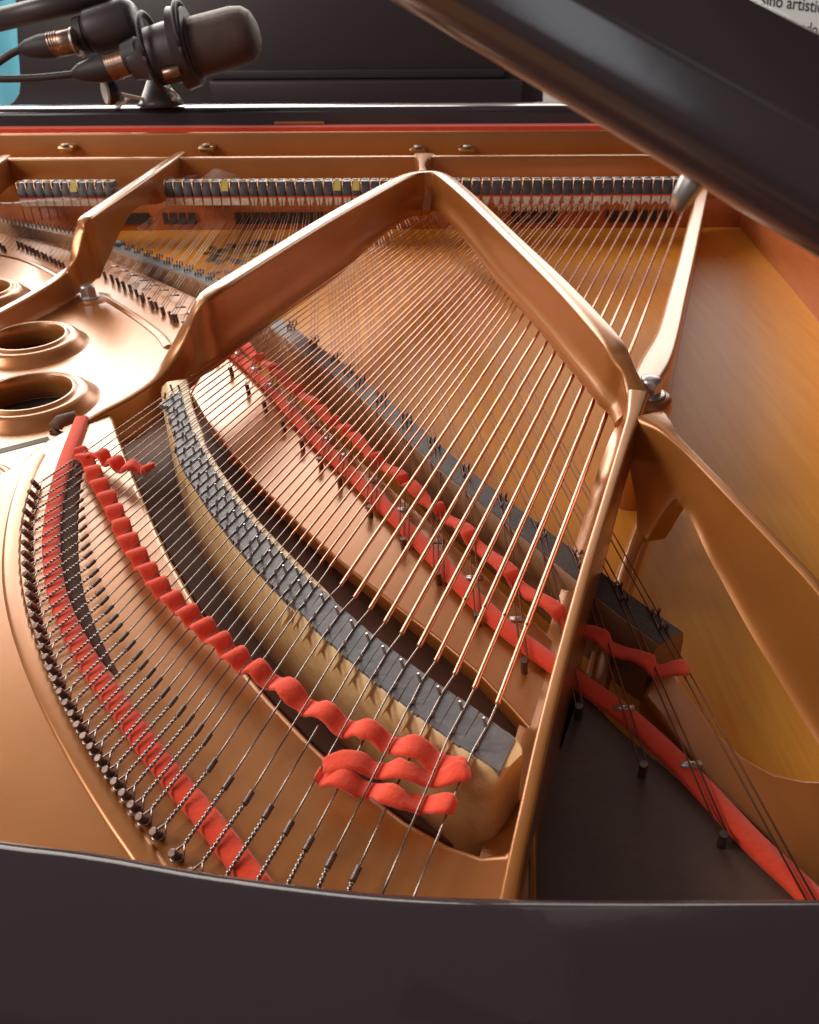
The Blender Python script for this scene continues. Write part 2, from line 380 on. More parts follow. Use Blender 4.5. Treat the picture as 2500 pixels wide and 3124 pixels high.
# middle panel between the bass slot and the tenor hitch row
slot_right = [(1640, 2252), (1560, 2160), (1450, 2045), (1330, 1945), (1200, 1845), (1050, 1725), (920, 1610), (800, 1490), (700, 1375), (630, 1280), (585, 1200)]
tenor_edge = [(640, 1080), (760, 1110), (860, 1180), (980, 1290), (1130, 1430), (1300, 1580), (1480, 1750), (1640, 1900), (1800, 2060), (1720, 2300)]
panelB = slot_right + tenor_edge
curve_sheet('middle_panel', PX(panelB, ZP), [], ZP - 0.012, ZP, 0.002, GOLD, plate)
SLOTSHADE = mat('slot_shade_brown', (0.14, 0.062, 0.040), 0.75, 0, noise=30, base2=(0.19, 0.088, 0.055))  # shade inside the bass slot, put into a dark matte sheet
curve_sheet('slot_shade_sheet', PX([(330, 1200)] + slot_left + [(1700, 2420), (1660, 2150), (1300, 1850), (1000, 1600), (760, 1330), (640, 1170)], -0.066), [], -0.072, -0.066, 0.001, SLOTSHADE, piano)
# joining web under strut two
wj = [(440, 1140), (640, 930), (700, 1010), (640, 1085), (585, 1205), (500, 1215), (350, 1268), (300, 1268)]
curve_sheet('plate_web', PX(wj, ZP - 0.004), [], ZP - 0.03, ZP - 0.004, 0.002, GOLD, plate)
curve_sheet('tail_panel', PX([(1690, 2110), (1790, 2120), (1900, 2230), (2040, 2340), (2180, 2470), (2330, 2620), (2480, 2760), (2600, 2900), (1600, 2900), (1640, 2400)], ZP), [], ZP - 0.012, ZP, 0.002, TAILSHADE, plate)
# right lower plate flange (curved edge in the lower right corner)
flr = [(2030, 2000), (2110, 2120), (2190, 2230), (2270, 2305), (2360, 2355), (2450, 2374), (2560, 2378), (2900, 2300), (2900, 2950), (2560, 2900), (2350, 2560), (2180, 2400), (2060, 2250), (1960, 2120)]
curve_sheet('outer_flange', PX(flr, -0.052), [], -0.066, -0.052, 0.003, GOLD, plate)

c = P(170, 1318, ZP); m = MB(); tube(m, [c, c + Vector((0.001, 0.001, 0.005)), c + Vector((0.005, 0.003, 0.009)), c + Vector((0.018, 0.009, 0.011))], [0.0055, 0.006, 0.0058, 0.005], 16)
m.build('plate_plug', mat('brown_rubber', (0.20, 0.11, 0.075), 0.7, noise=90, base2=(0.14, 0.075, 0.05), bump=(300, 0.6)), plate)
m = MB(); a = P(-60, 1392, ZP); b = P(150, 1338, ZP); dd = (b - a).normalized(); sd = Vector((dd.y, -dd.x, 0)) * 0.0042
m.add([tuple(p + Vector((0, 0, z))) for z in (0.0004, -0.006) for p in (a - sd, b - sd, b + sd, a + sd)], [(0, 1, 2, 3), (4, 5, 6, 7), (0, 1, 5, 4), (1, 2, 6, 5), (2, 3, 7, 6), (3, 0, 4, 7)])
m.build('plate_slot', HOLE, plate, False)
# front walls
wa = wallbar('plate_web', 1.405, 1.418, -0.030, 0.0385, -1.0, 0.72, 0.003, GOLD, plate)
wb = wallbar('plate_flange', 1.50, 1.512, -0.030, 0.0600, -1.0, 0.72, 0.003, GOLD, plate)
m = MB(); box(m, -1.0, 0.72, 1.418, 1.50, -0.03, 0.004); m.build('pin_block_cover', GOLD, plate, False)
# fix the web so it follows the measured ridge line
for o, row in ((wa, 470), (wb, 400)):
    pass

# struts
strut('strut', [(552, 462, 0.040, 0.016, 0.0, 0.0, 0.0), (470, 517, 0.045, 0.016, 0.0, 0, 0), (380, 578, 0.045, 0.016, 640, 0, 0), (280, 645, 0.045, 0.016, 790, 0, 0), (252, 668, 0.042, 0.016, 840, 0.001, 0.001), (240, 705, 0.030, 0.016, 850, 0.002, 0.002),
                (222, 785, 0.004, 0.014, 880, 0.003, 0.004), (190, 832, -0.012, 0.014, -0.047, 0.005, 0.012), (110, 885, -0.018, 0.012, -0.047, 0.006, 0.014), (0, 945, -0.020, 0.012, -0.047, 0.006, 0.014), (-160, 1030, -0.020, 0.012, -0.047, 0.006, 0.014)], plate)
strut('strut', [(18, 472, 0.040, 0.016, 0.0, 0.0, 0.0), (-60, 520, 0.045, 0.016, 0.0, 0, 0), (-160, 585, 0.045, 0.016, -0.045, 0, 0), (-300, 680, 0.040, 0.016, -0.045, 0, 0)], plate)
strut('strut', [(1292, 522, 0.060, 0.012, 655, 0, 0), (1255, 528, 0.060, 0.015, 655, 0, 0), (1205, 548, 0.060, 0.016, 675, 0, 0), (1100, 605, 0.060, 0.017, 752, 0, 0), (1000, 661, 0.060, 0.017, 838, 0, 0), (850, 752, 0.060, 0.017, 938, 0, 0), (700, 846, 0.060, 0.017, 1040, 0, 0), (640, 886, 0.058, 0.017, 1090, 0, 0),
                (605, 918, 0.052, 0.0165, 1120, 0.001, 0.001), (568, 985, 0.034, 0.016, 1150, 0.002, 0.002), (530, 1065, 0.014, 0.0145, 1190, 0.003, 0.003), (480, 1142, -0.001, 0.012, 1235, 0.003, 0.003), (400, 1200, -0.007, 0.012, -0.045, 0.004, 0.004), (310, 1248, -0.010, 0.012, -0.045, 0.003, 0.006), (240, 1290, -0.0125, 0.012, -0.045, 0.002, 0.006)], plate, bulge=0.0025)
strut('strut', [(1292, 522, 0.060, 0.012, 655, 0, 0), (1335, 524, 0.060, 0.012, 650, 0, 0), (1375, 545, 0.060, 0.0165, 655, 0, 0), (1450, 610, 0.059, 0.0165, 730, 0, 0), (1560, 715, 0.058, 0.0165, 865, 0, 0), (1700, 848, 0.057, 0.0175, 0.006, 0, 0), (1800, 952, 0.056, 0.018, 0.006, 0, 0), (1868, 1030, 0.053, 0.018, 0.006, 0, 0),
                (1898, 1085, 0.047, 0.017, 0.005, 0, 0), (1925, 1135, 0.041, 0.013, 0.004, 0, 0), (1950, 1195, 0.034, 0.018, 0.004, 0, 0)], plate, bulge=0.0060)
# apex tie to the front web
strut('strut', [(1290, 519, 0.0595, 0.012, 0.030, 0, 0), (1290, 512, 0.058, 0.010, 0.020, 0, 0), (1288, 500, 0.052, 0.009, 0.010, 0, 0), (1290, 480, 0.044, 0.016, 0.0, 0, 0), (1296, 466, 0.0392, 0.040, 0.0, 0, 0)], plate, n=6)
# rib from the nose bolt to the tail, high fin with its far side hidden
strut('rib', [(1950, 1190, 0.036, 0.016, 0.006, 0.001, 0.004), (1935, 1260, 0.033, 0.010, 0.004, 0.001, 0.010), (1905, 1350, 0.030, 0.007, -0.010, 0.001, 0.013), (1850, 1530, 0.028, 0.006, -0.040, 0.001, 0.016), (1790, 1730, 0.028, 0.006, -0.050, 0.002, 0.017), (1720, 1990, 0.028, 0.006, -0.050, 0.002, 0.017),
              (1665, 2210, 0.028, 0.006, -0.050, 0.002, 0.018), (1610, 2460, 0.026, 0.006, -0.050, 0.003, 0.018), (1575, 2620, 0.024, 0.006, -0.050, 0.004, 0.019), (1550, 2760, 0.022, 0.007, -0.05, 0.006, 0.02)], plate)
# base flange beside the rib
fb = [(2000, 1500), (1925, 1700), (1880, 1850), (1830, 2050), (1775, 2330), (1730, 2600), (1705, 2760)]
strut('rib_foot', [(x, y, -0.050, 0.010, -0.066, 0.002, 0.003) for x, y in fb], plate)
# arm from the nose bolt to the lower right
strut('arm', [(1990, 1260, 0.034, 0.028, 0.006, 0.002, 0.002), (2030, 1295, 0.033, 0.016, -0.03, 0.002, 0.004), (2065, 1335, 0.031, 0.009, -0.055, 0.002, 0.007), (2130, 1400, 0.029, 0.007, 1530, 0.002, 0.005), (2260, 1535, 0.028, 0.007, 1710, 0.002, 0.006), (2400, 1680, 0.027, 0.007, 1905, 0.002, 0.007), (2510, 1800, 0.026, 0.007, 2050, 0.002, 0.007), (2700, 2050, 0.02, 0.007, 2310, 0.002, 0.007)], plate)
# nose boss with bolt
m = MB(); bc_ = P(1975, 1215, 0.020); N = 40; prof = [(0.014, -0.078), (0.0145, -0.03), (0.017, -0.002), (0.0195, 0.014), (0.0185, 0.0215), (0.016, 0.0235), (0.0, 0.0235)]
k = len(prof)
for i in range(N):
    t = 2 * math.pi * i / N
    for rr, z in prof: m.v.append((bc_.x + rr * math.cos(t), bc_.y + rr * math.sin(t), z))
for i in range(N):
    for j in range(k - 1):
        a = i * k + j; b = ((i + 1) % N) * k + j; m.f.append((a, b, b + 1, a + 1))
m.build('nose_boss', GOLD, plate)
# outer rail at the right of the bass section
strut('rail', [(1940, 1205, 0.020, 0.020, -0.07, 0.0, 0.002), (2000, 1100, 0.016, 0.028, -0.07, 0.0, 0.002), (2040, 1010, 0.012, 0.022, -0.073, 0, 0.002), (2068, 900, 0.008, 0.020, -0.073, 0, 0.002), (2098, 780, 0.006, 0.019, -0.073, 0, 0.002), (2128, 650, 0.004, 0.019, -0.073, 0, 0.002), (2150, 560, 0.004, 0.019, -0.073, 0, 0.002)], plate)

def bolt(name, px, py, z, r, h, parent, rot=0.3):
    c = P(px, py, z); m = MB(); N = 36
    prof = [(r * 1.42, z), (r * 1.45, z + r * 0.1), (r * 1.32, z + r * 0.2), (r * 1.05, z + r * 0.24)]
    for i in range(N):
        t = 2 * math.pi * i / N
        for rr, zz in prof: m.v.append((c.x + rr * math.cos(t), c.y + rr * math.sin(t), zz))
    k = len(prof)
    for i in range(N):
        for j in range(k - 1):
            a = i * k + j; b = ((i + 1) % N) * k + j; m.f.append((a, b, b + 1, a + 1))
    m.f.append(tuple(i * k + k - 1 for i in range(N)))
    # hex head with a domed, chamfered top
    N = 48; rings = []; zz0 = z + r * 0.22
    def hexr(t): 
        q = ((t + rot) % (math.pi / 3)) - math.pi / 6; return 0.90 / math.cos(q)
    for lev in range(7):
        ring = []
        for i in range(N):
            t = 2 * math.pi * i / N; hr = hexr(t)
            if lev == 0: ring.append((r * hr, zz0))
            elif lev == 1: ring.append((r * hr, zz0 + h * (0.80 - 1.15 * (hr - 0.90))))
            elif lev == 2: ring.append((r * 0.885, zz0 + h * 0.86))
            elif lev == 3: ring.append((r * 0.78, zz0 + h * 0.95))
            elif lev == 4: ring.append((r * 0.55, zz0 + h * 1.02))
            elif lev == 5: ring.append((r * 0.28, zz0 + h * 1.05))
            else: ring.append((r * 0.02, zz0 + h * 1.06))
        rings.append(ring)
    k0 = len(m.v)
    for ring in rings:
        for i, (rr, zz) in enumerate(ring):
            t = 2 * math.pi * i / N; m.v.append((c.x + rr * math.cos(t), c.y + rr * math.sin(t), zz))
    for l in range(6):
        for i in range(N):
            a = k0 + l * N + i; b = k0 + l * N + (i + 1) % N; m.f.append((a, b, b + N, a + N))
    m.f.append(tuple(k0 + 6 * N + i for i in range(N)))
    return m.build(name, NUT, parent, True, 28)
bolt('plate_bolt', 1980, 1203, 0.0235, 0.0088, 0.0125, plate, 0.35)
bolt('plate_bolt', 272, 905, ZP + 0.002, 0.0098, 0.0135, plate, 0.1)
# little cast boss under the left bolt and ridge beside the hitch pins
m = MB(); c = P(272, 912, ZP); N = 36; prof = [(0.030, ZP - 0.001), (0.024, ZP + 0.0006), (0.019, ZP + 0.002), (0.0, ZP + 0.0022)]; k = len(prof)
for i in range(N):
    t = 2 * math.pi * i / N
    for rr, z in prof: m.v.append((c.x + rr * math.cos(t), c.y + rr * math.sin(t), z))
for i in range(N):
    for j in range(k - 1):
        a = i * k + j; b = ((i + 1) % N) * k + j; m.f.append((a, b, b + 1, a + 1))
m.build('bolt_boss', GOLD, plate)
def ridge(name, pts, z, wd, h, parent):
    path = [Vector(p) for p in cr([tuple(P(x, y, z)) for x, y in pts], 8)]; m = MB()
    sweep(m, path, lambda i: [(-wd, z - 0.001), (-wd * .7, z + h * .25), (-wd * .35, z + h * .8), (0, z + h), (wd * .35, z + h * .8), (wd * .7, z + h * .25), (wd, z - 0.001)], True, True)
    return m.build(name, GOLD, parent)
ridge('plate_ridge', [(315, 905), (380, 945), (440, 985), (490, 1025), (515, 1060)], ZP, 0.007, 0.003, plate)
ridge('plate_ridge', [(-40, 770), (60, 790), (140, 822), (190, 850)], ZP, 0.006, 0.002, plate)
# clips on the front flange
for cx_, cy_ in ((205, 452), (632, 452), (1275, 457), (1425, 456)):
    a = D(cx_ - 26, cy_ - 8, 1.485); b = D(cx_ + 26, cy_ + 10, 1.485)
    m = MB(); box(m, a.x, b.x, 1.475, 1.499, b.z, a.z); o = m.build('flange_screw_lug', BRASS, plate, False); bevel(o, 0.003, 3)
    m = MB(); tube(m, [((a.x + b.x) / 2, 1.478, a.z + .001), ((a.x + b.x) / 2, 1.478, a.z + 0.004)], 0.007, 12); m.build('lug_screw', NUT, o)

# ---------------- case: red felt, stretcher, music desk, near rim, inner rim
m = MB(); box(m, -1.0, 0.72, 1.515, 1.540, 0.020, 0.0655); st = m.build('stretcher_felt', RED, piano, False)
m = MB(); box(m, -1.1, 0.74, 1.541, 1.60, -0.03, 0.0925); st = m.build('stretcher', BLACK, piano, False); bevel(st, 0.012, 6)
a = D(838, 378, 1.538); b = D(990, 372, 1.538)
m = MB(); box(m, a.x, b.x, 1.537, 1.5405, a.z, b.z + .0015); m.build('brass_strip', BRASS, st, False)
# music desk: large dark panel with a lower ledge
YD = 2.6
outl = [(52, 120), (58, 200), (61, 250), (57, 285), (44, 306), (20, 322), (20, 345), (1658, 345), (1658, 240), (1655, 140), (1658, -25), (45, -25)]
m = MB(); pts = [D(x, y, YD) for x, y in outl]; nn = len(pts)
m.v = [tuple(p) for p in pts] + [(p.x, p.y + 0.02, p.z) for p in pts]
m.f = [tuple(range(nn)), tuple(range(nn, 2 * nn))] + [(i, (i + 1) % nn, nn + (i + 1) % nn, nn + i) for i in range(nn)]
desk = m.build('dark_panel', BLACKM, None, False); tag(desk, 'large flat black panel standing beyond the far edge of the piano', 'panel'); bevel(desk, 0.003, 2)
a = D(640, 245, YD - 0.03); b = D(1588, 318, YD - 0.03)
m = MB(); box(m, a.x, b.x, YD - 0.05, YD - 0.001, b.z, a.z); o = m.build('panel_ledge', BLACKM, desk, False); bevel(o, 0.006, 3)
a = D(640, 215, YD - 0.03); b = D(1540, 238, YD - 0.03)
m = MB(); box(m, a.x, b.x, YD - 0.02, YD - 0.001, b.z, a.z); o = m.build('panel_ledge', BLACKM, desk, False); bevel(o, 0.003, 3)
# near rim
ZR = 0.035
inner = cr([(-900, 2440), (-300, 2490), (0, 2542), (300, 2580), (600, 2633), (900, 2675), (1250, 2708), (1700, 2720), (2200, 2720), (2600, 2720), (3200, 2716)], 6)
inn = [P(x, y, ZR) for x, y in inner]
m = MB(); path = inn
def rimprof(i):
    pr = [(0.0, -0.12), (0.0, ZR - 0.007)]
    for k in range(1, 7):
        t = k / 6 * math.pi / 2; pr.append((0.007 - 0.007 * math.cos(t), ZR - 0.007 + 0.007 * math.sin(t)))
    pr += [(0.02, ZR + 0.0002), (0.04, ZR), (0.056, ZR - 0.001)]
    for k in range(1, 7):
        t = k / 6 * math.pi / 2; pr.append((0.056 + 0.012 * math.sin(t), ZR - 0.013 + 0.012 * math.cos(t)))
    pr += [(0.068, -0.30), (0.06, -0.30)]
    return pr
sweep(m, path, rimprof, True, True)
m.build('rim', RIMM, piano, True, 60)
# bass-side inner rim
def lowwall(pts, z0, z1, th, m_, name, parent):
    path = [Vector(p) for p in cr([tuple(P(x, y, z0)) for x, y in pts], 6)]; q = MB()
    sweep(q, path, lambda i: [(0, z0), (0, z1 - .002), (0.002, z1), (th, z1), (th, z0)], True, True)
    return q.build(name, m_, parent, True, 40)
lowwall([(2900, 1500), (2700, 1230), (2500, 982), (2400, 860), (2320, 768), (2255, 690), (2200, 640)], ZS, 0.030, 0.05, RIMWOOD, 'inner_rim', piano)

# ---------------- bass strings
pins = {7:(592,2656),8:(537,2599),9:(480,2534),10:(437,2489),11:(412,2452),12:(385,2416),13:(360,2382),14:(334,2347),15:(311,2312),16:(287,2276),17:(266,2244),18:(246,2210),19:(229,2176),20:(211,2143),21:(193,2109),22:(177,2072),23:(164,2038),24:(150,2004),25:(138,1973),26:(130,1942),27:(121,1910),28:(109,1877),29:(102,1845),30:(97,1812),31:(93,1782),32:(88,1752),33:(85,1719),34:(83,1687),35:(83,1655),36:(83,1622),37:(83,1594),38:(86,1559),39:(95,1529),40:(100,1501),41:(109,1471)}
for i in range(6, -1, -1):
    pins[i] = (2 * pins[i + 1][0] - pins[i + 2][0] + 6, 2 * pins[i + 1][1] - pins[i + 2][1] + 4)
coil = {0:(1205,2880),1:(1140,2790),2:(1074,2691),3:(998,2649),4:(930,2597),5:(868,2548),6:(805,2498),7:(745,2455),8:(683,2409),9:(633,2354),10:(619,2274),11:(593,2245),12:(565,2214),13:(540,2186),14:(515,2157),15:(491,2128),16:(467,2098),17:(447,2069),18:(425,2043),19:(408,2014),20:(386,1983),21:(366,1956),22:(347,1928),23:(334,1900),24:(320,1872),25:(306,1845),26:(294,1817),27:(283,1789),28:(276,1759),29:(267,1731),30:(257,1703),31:(250,1678),32:(246,1650),33:(241,1622),34:(237,1594),35:(234,1566),36:(232,1539),37:(231,1511),38:(230,1481),39:(232,1453),40:(232,1425),41:(230,1399)}
fz = lambda x, y: (800 + x / 1.917, 1700 + y / 1.917)
front = {}; rear = {}; cop = {}
for i, (x, y) in enumerate([(1240,1115),(1105,1020),(982,925),(870,850),(762,758),(655,680),(560,597),(467,517),(377,433),(292,355)]): front[i] = fz(x, y)
for i, (x, y) in enumerate([(1322,985),(1183,888),(1055,800),(940,722),(838,640),(732,562),(637,487),(546,410),(458,330),(372,258)]): rear[i] = fz(x, y)
for i, (x, y) in enumerate([(1375,860),(1240,770),(1125,688),(1015,610),(918,522),(815,448),(718,383),(630,305),(540,238),(460,165)]): cop[i] = fz(x, y)
fr_b = [((924,1843),(889,1837)),((878,1797),(842,1791)),((834,1751),(799,1745)),((793,1708),(759,1703)),((756,1664),(721,1657)),((718,1620),(686,1613)),((687,1577),(656,1571)),((655,1538),(626,1532)),((628,1495),(599,1490)),((601,1455),(574,1453)),((577,1417),(552,1413)),((557,1378),(531,1374)),((552,1331),(528,1325)),((538,1293),(515,1288)),((526,1253),(506,1249)),((519,1214),(499,1209))]
re_b = [((961,1795),(925,1790)),((916,1751),(878,1744)),((872,1705),(836,1698)),((832,1662),(797,1655)),((793,1622),(758,1617)),((756,1580),(726,1576)),((724,1539),(696,1532)),((695,1498),(668,1494)),((668,1460),(641,1455)),((642,1420),(619,1416)),((622,1382),(598,1379)),((601,1344),(575,1341)),((585,1304),(563,1300)),((572,1267),(547,1260)),((560,1228),(536,1223)),((553,1189),(529,1187))]
for k in range(16):
    for q in range(2): front[10 + 2 * k + q] = fr_b[k][q]; rear[10 + 2 * k + q] = re_b[k][q]
damp_x = {}
for i, x in enumerate([1362,1310,1255,1205,1152,1100,1052,1000,945,898]): damp_x[i] = 1300 + x / 1.725
for k in range(16):
    for q in range(2): damp_x[10 + 2 * k + q] = 1790 - 30.6 * k + (5 if q == 0 else -5)
GB = 'bass strings'
strings = []
for i in range(42):
    single = i < 10
    zc = 0.0
    r_core = lerp(0.00055, 0.00042, i / 41)
    r_cop = lerp(0.00200, 0.00130, i / 9) if single else lerp(0.00088, 0.00056, (i - 10) / 31)
    fp = P(*front[i], zc); rp = P(*rear[i], zc); top = P(damp_x[i], 628, 0.001)
    cl = P(*coil[i], -0.005); hp = P(*pins[i], ZB + 0.006)
    d = (top - rp).normalized(); far = top + d * 0.13
    # core from coil to rear pin, to start of winding and on to the agraffe
    L = (top - rp).length
    if i in cop: cs = P(*cop[i], 0.0003)
    else:
        e_ = lerp(0.020, 0.020, 0); cs = rp + d * (0.020 + 0.014 * ((i // 2) % 2 == 0) * 0.3 + 0.003 * (i % 2))
    dc = (fp - cl).normalized()
    cside = Vector((d.y, -d.x, 0)) * 0.0010
    m = MB(); tube(m, [cl, lerp(cl, fp, 0.5), fp - dc * 0.003, fp + cside * 0.3, lerp(fp, rp, 0.5), rp - cside * 0.3, rp + d * 0.003, cs, cs + d * 0.01], r_core, 8)
    s = m.build('bass_string', STEEL, piano)
    # winding
    m = MB(); start = cs; end = far
    n_ring = int((start - end).length / 0.0011) if single else 0
    dd = (end - start).normalized(); LL = (end - start).length
    if single:
        pts = []; rs = []; a_ = 0.0; pitch = 0.00125
        step_at = lerp(0.060, 0.032, i / 9) if i < 4 else 0
        while a_ < min(LL, 0.30):
            rb = r_cop * (0.78 if a_ < step_at else 1.0)
            pts += [start + dd * a_, start + dd * (a_ + pitch * 0.5)]; rs += [rb * 0.86, rb]
            a_ += pitch
        pts.append(end); rs.append(r_cop * 0.95)
        tube(m, pts, rs, 10)
    else:
        tube(m, [start, start + dd * 0.001, lerp(start, end, 0.5), end], [r_cop * 0.8, r_cop, r_cop, r_cop], 8)
    m.build('copper_winding', COPPER, s, True)
    # twisted eye end, collar coil and loop
    if i >= 0:
        m = MB(); dv = (cl - hp); dn = dv.normalized(); Lt = dv.length
        a0 = hp + dn * 0.0050; a0.z = ZB + 0.0045
        turns = Lt / 0.0052
        wr = r_core * 1.0
        for ph in (0, math.pi):
            tube(m, helix(a0, cl, wr * 1.05, turns, ph, 8), wr, 5)
        # loop round the pin
        lp = []; c0 = Vector((hp.x, hp.y, ZB + 0.003))
        ang = math.atan2(dn.y, dn.x)
        for k in range(15):
            t = ang + R(50) + R(260) * k / 14; lp.append(c0 + Vector((math.cos(t), math.sin(t), 0)) * 0.0028)
        tube(m, [a0] + lp + [a0], wr, 5)
        m.build('twisted_eye', STEEL, s, True)
        m = MB(); dco = (fp - cl).normalized(); rc = 0.00155 if single else 0.0013; Lc = 0.0070
        pts = []; rs = []; nr = 6
        for k in range(nr):
            b0 = k / nr; 
            for tt, rr in ((0.05, 0.80), (0.3, 1.0), (0.7, 1.0), (0.95, 0.80)): pts.append(cl + dco * Lc * (b0 + tt / nr)); rs.append(rc * rr)
        tube(m, pts, rs, 10); m.build('collar_coil', PIN if not single else PIN, s, True)
    strings.append((cl, fp, rp, top))
# hitch pins
pm = None
for i in range(42):
    hp = P(*pins[i], ZB + 0.006); dn = (P(*coil[i], ZB) - P(*pins[i], ZB)).normalized()
    b0 = Vector((hp.x, hp.y, ZB)) + dn * 0.0012; t0 = b0 - dn * 0.0036 + Vector((0, 0, 0.0085))
    m = MB(); q = (t0 - b0).normalized()
    tube(m, [b0, t0 - q * 0.0004, t0], [0.0019, 0.0019, 0.0015], 14); m.build('hitch_pin', PIN, plate, True, 40)

# red listing under the twisted ends, dark brown strip beside it, tapering at its near end
def ribbon(name, pts, z0, z1, wd, m_, parent, n=8, wfn=None):
    path = [Vector(p) for p in cr([tuple(P(x, y, z1)) for x, y in pts], n)]; q = MB(); M_ = len(path)
    def pr(i):
        w_ = wd if wfn is None else wd * wfn(i / (M_ - 1)); h = z1 - z0
        return [(-w_ / 2, z0), (-w_ / 2, z1 - h * .35), (-w_ / 2 + h * .3, z1), (w_ / 2 - h * .3, z1), (w_ / 2, z1 - h * .35), (w_ / 2, z0)]
    sweep(q, path, pr, True, True); return q.build(name, m_, parent, True, 60)
ribbon('red_listing_felt', [(248, 1268), (232, 1310), (208, 1372), (185, 1440), (168, 1510), (157, 1580), (153, 1650), (158, 1725), (172, 1805), (200, 1880), (238, 1958), (290, 2045), (345, 2122), (395, 2190), (445, 2262), (500, 2332), (555, 2400), (610, 2462), (675, 2545), (735, 2625), (800, 2710), (870, 2800)], ZB, ZB + 0.0045, 0.0108, RED, piano)
ribbon('dark_taper_strip', [(232, 1372), (214, 1450), (205, 1520), (200, 1590), (198, 1660), (208, 1740), (232, 1830), (272, 1925), (320, 2005), (360, 2060)], ZB - 0.0005, ZB + 0.0010, 0.0160, DARKSTRIP, piano, wfn=lambda t: 1.0 - 0.88 * max(0, t - 0.45) / 0.55)

# ---------------- bass bridge
FW = [P(*front[i], 0) for i in range(42)]; RW = [P(*rear[i], 0) for i in range(42)]
mid = [(FW[i] + RW[i]) / 2 for i in list(range(0, 10)) + [10 + 2 * k for k in range(16)]]
mids = [mid[0] + (mid[0] - mid[1]) * 1.35, mid[0] + (mid[0] - mid[1]) * 0.9] + mid + [mid[-1] + (mid[-1] - mid[-2]) * 1.2]
mids = cr([tuple(p) for p in mids], 4); path = [Vector(p) for p in mids]
NB = len(path)
def brprof(i):
    t = i / (NB - 1); wf = lerp(0.0165, 0.0115, min(1, t * 1.3)); wr = 0.0120
    e = 1.0
    if i < 6: e = 0.55 + 0.45 * math.sin(i / 6 * math.pi / 2)
    wf *= e; wr *= e
    # +side is to the right of travel; travel runs from low bass to tenor, so +side = far side
    return [(-wf - 0.0005, -0.068), (-wf - 0.0005, -0.045), (-wf - 0.0005, -0.022), (-wf - 0.0005, -0.0105), (-wf + 0.0015, -0.0055), (-wf + 0.006, -0.0016), (0, -0.0012), (wr - 0.001, -0.0012), (wr, -0.0022), (wr + 0.001, -0.068)]
m = MB(); sweep(m, path, brprof, True, True)
bridge = m.build('bass_bridge', MAPLE, piano, True, 35)
# which side is the camera side?
# graphite steps, one per note
gm = MB(); notes = [(i, i) for i in range(10)] + [(10 + 2 * k, 11 + 2 * k) for k in range(16)]
for k, (a, b) in enumerate(notes):
    f0 = FW[a]; r0 = RW[a]; f1 = FW[b]; r1 = RW[b]
    al = (r0 - f0).normalized()
    if k > 0: pa_ = notes[k - 1]; gap = ((FW[a] + RW[a]) - (FW[pa_[1]] + RW[pa_[1]])) / 4
    else: gap = -((FW[0] + RW[0]) - (FW[1] + RW[1])) / 4 * -2.2
    if k < len(notes) - 1: pb_ = notes[k + 1]; gap2 = ((FW[pb_[0]] + RW[pb_[0]]) - (FW[b] + RW[b])) / 4
    else: gap2 = -gap
    if k == 0: gap = -gap if gap.dot(FW[1] - FW[0]) < 0 else -gap
    p0 = f0 - al * 0.0035 - (gap if k else gap * -1 * -1) * 0.96; 
    if k == 0:
        g = (FW[0] - FW[1]); p0 = f0 - al * 0.002 + g * 1.15; p3 = r0 + al * 0.003 + g * 1.05
    else:
        p0 = f0 - al * 0.0035 - gap * 0.97; p3 = r0 + al * 0.0045 - gap * 0.97
    p1 = f1 - al * 0.0030 + gap2 * 0.97; p2 = r1 + al * 0.0045 + gap2 * 0.97
    z = -0.0006
    gm.add([(p.x, p.y, z) for p in (p0, p1, p2, p3)] + [(p.x, p.y, z - 0.004) for p in (p0, p1, p2, p3)], [(0, 1, 2, 3), (0, 1, 5, 4), (1, 2, 6, 5), (2, 3, 7, 6), (3, 0, 4, 7)])
gm.build('graphite_top', GRAPH, bridge, False)
for i in range(42):
    for pt, sg in ((FW[i], -1), (RW[i], 1)):
        al = (RW[i] - FW[i]).normalized(); s_ = Vector((al.y, -al.x, 0))
        b0 = Vector((pt.x, pt.y, -0.002)) - s_ * 0.0009 * sg; t0 = b0 + Vector((0, 0, 0.0062)) - s_ * 0.0016 * sg
        m = MB(); tube(m, [b0, lerp(b0, t0, .93), t0], [0.0009, 0.0009, 0.0006], 8); m.build('bridge_pin', BPIN, bridge, True, 40)
# notches cut in the maple in front of each single string pin
for i in range(0, 12):
    f0 = FW[i]; al = (RW[i] - FW[i]).normalized(); s_ = Vector((al.y, -al.x, 0)); st_ = f0 - al * 0.004
    m = MB(); L_ = 0.011; wv = 0.0016
    A = st_ - s_ * wv; B = st_ + s_ * wv * 1.8; C_ = st_ - al * L_ + s_ * 0.0005
    z0 = -0.0009
    m.add([(A.x, A.y, z0), (B.x, B.y, z0), (C_.x, C_.y, z0 - 0.0055), (A.x, A.y, z0 - 0.006), (B.x, B.y, z0 - 0.006)], [(0, 1, 2), (0, 2, 3), (1, 4, 2), (0, 3, 4, 1)])
    m.build('bridge_notch', MAPLE, bridge, False)

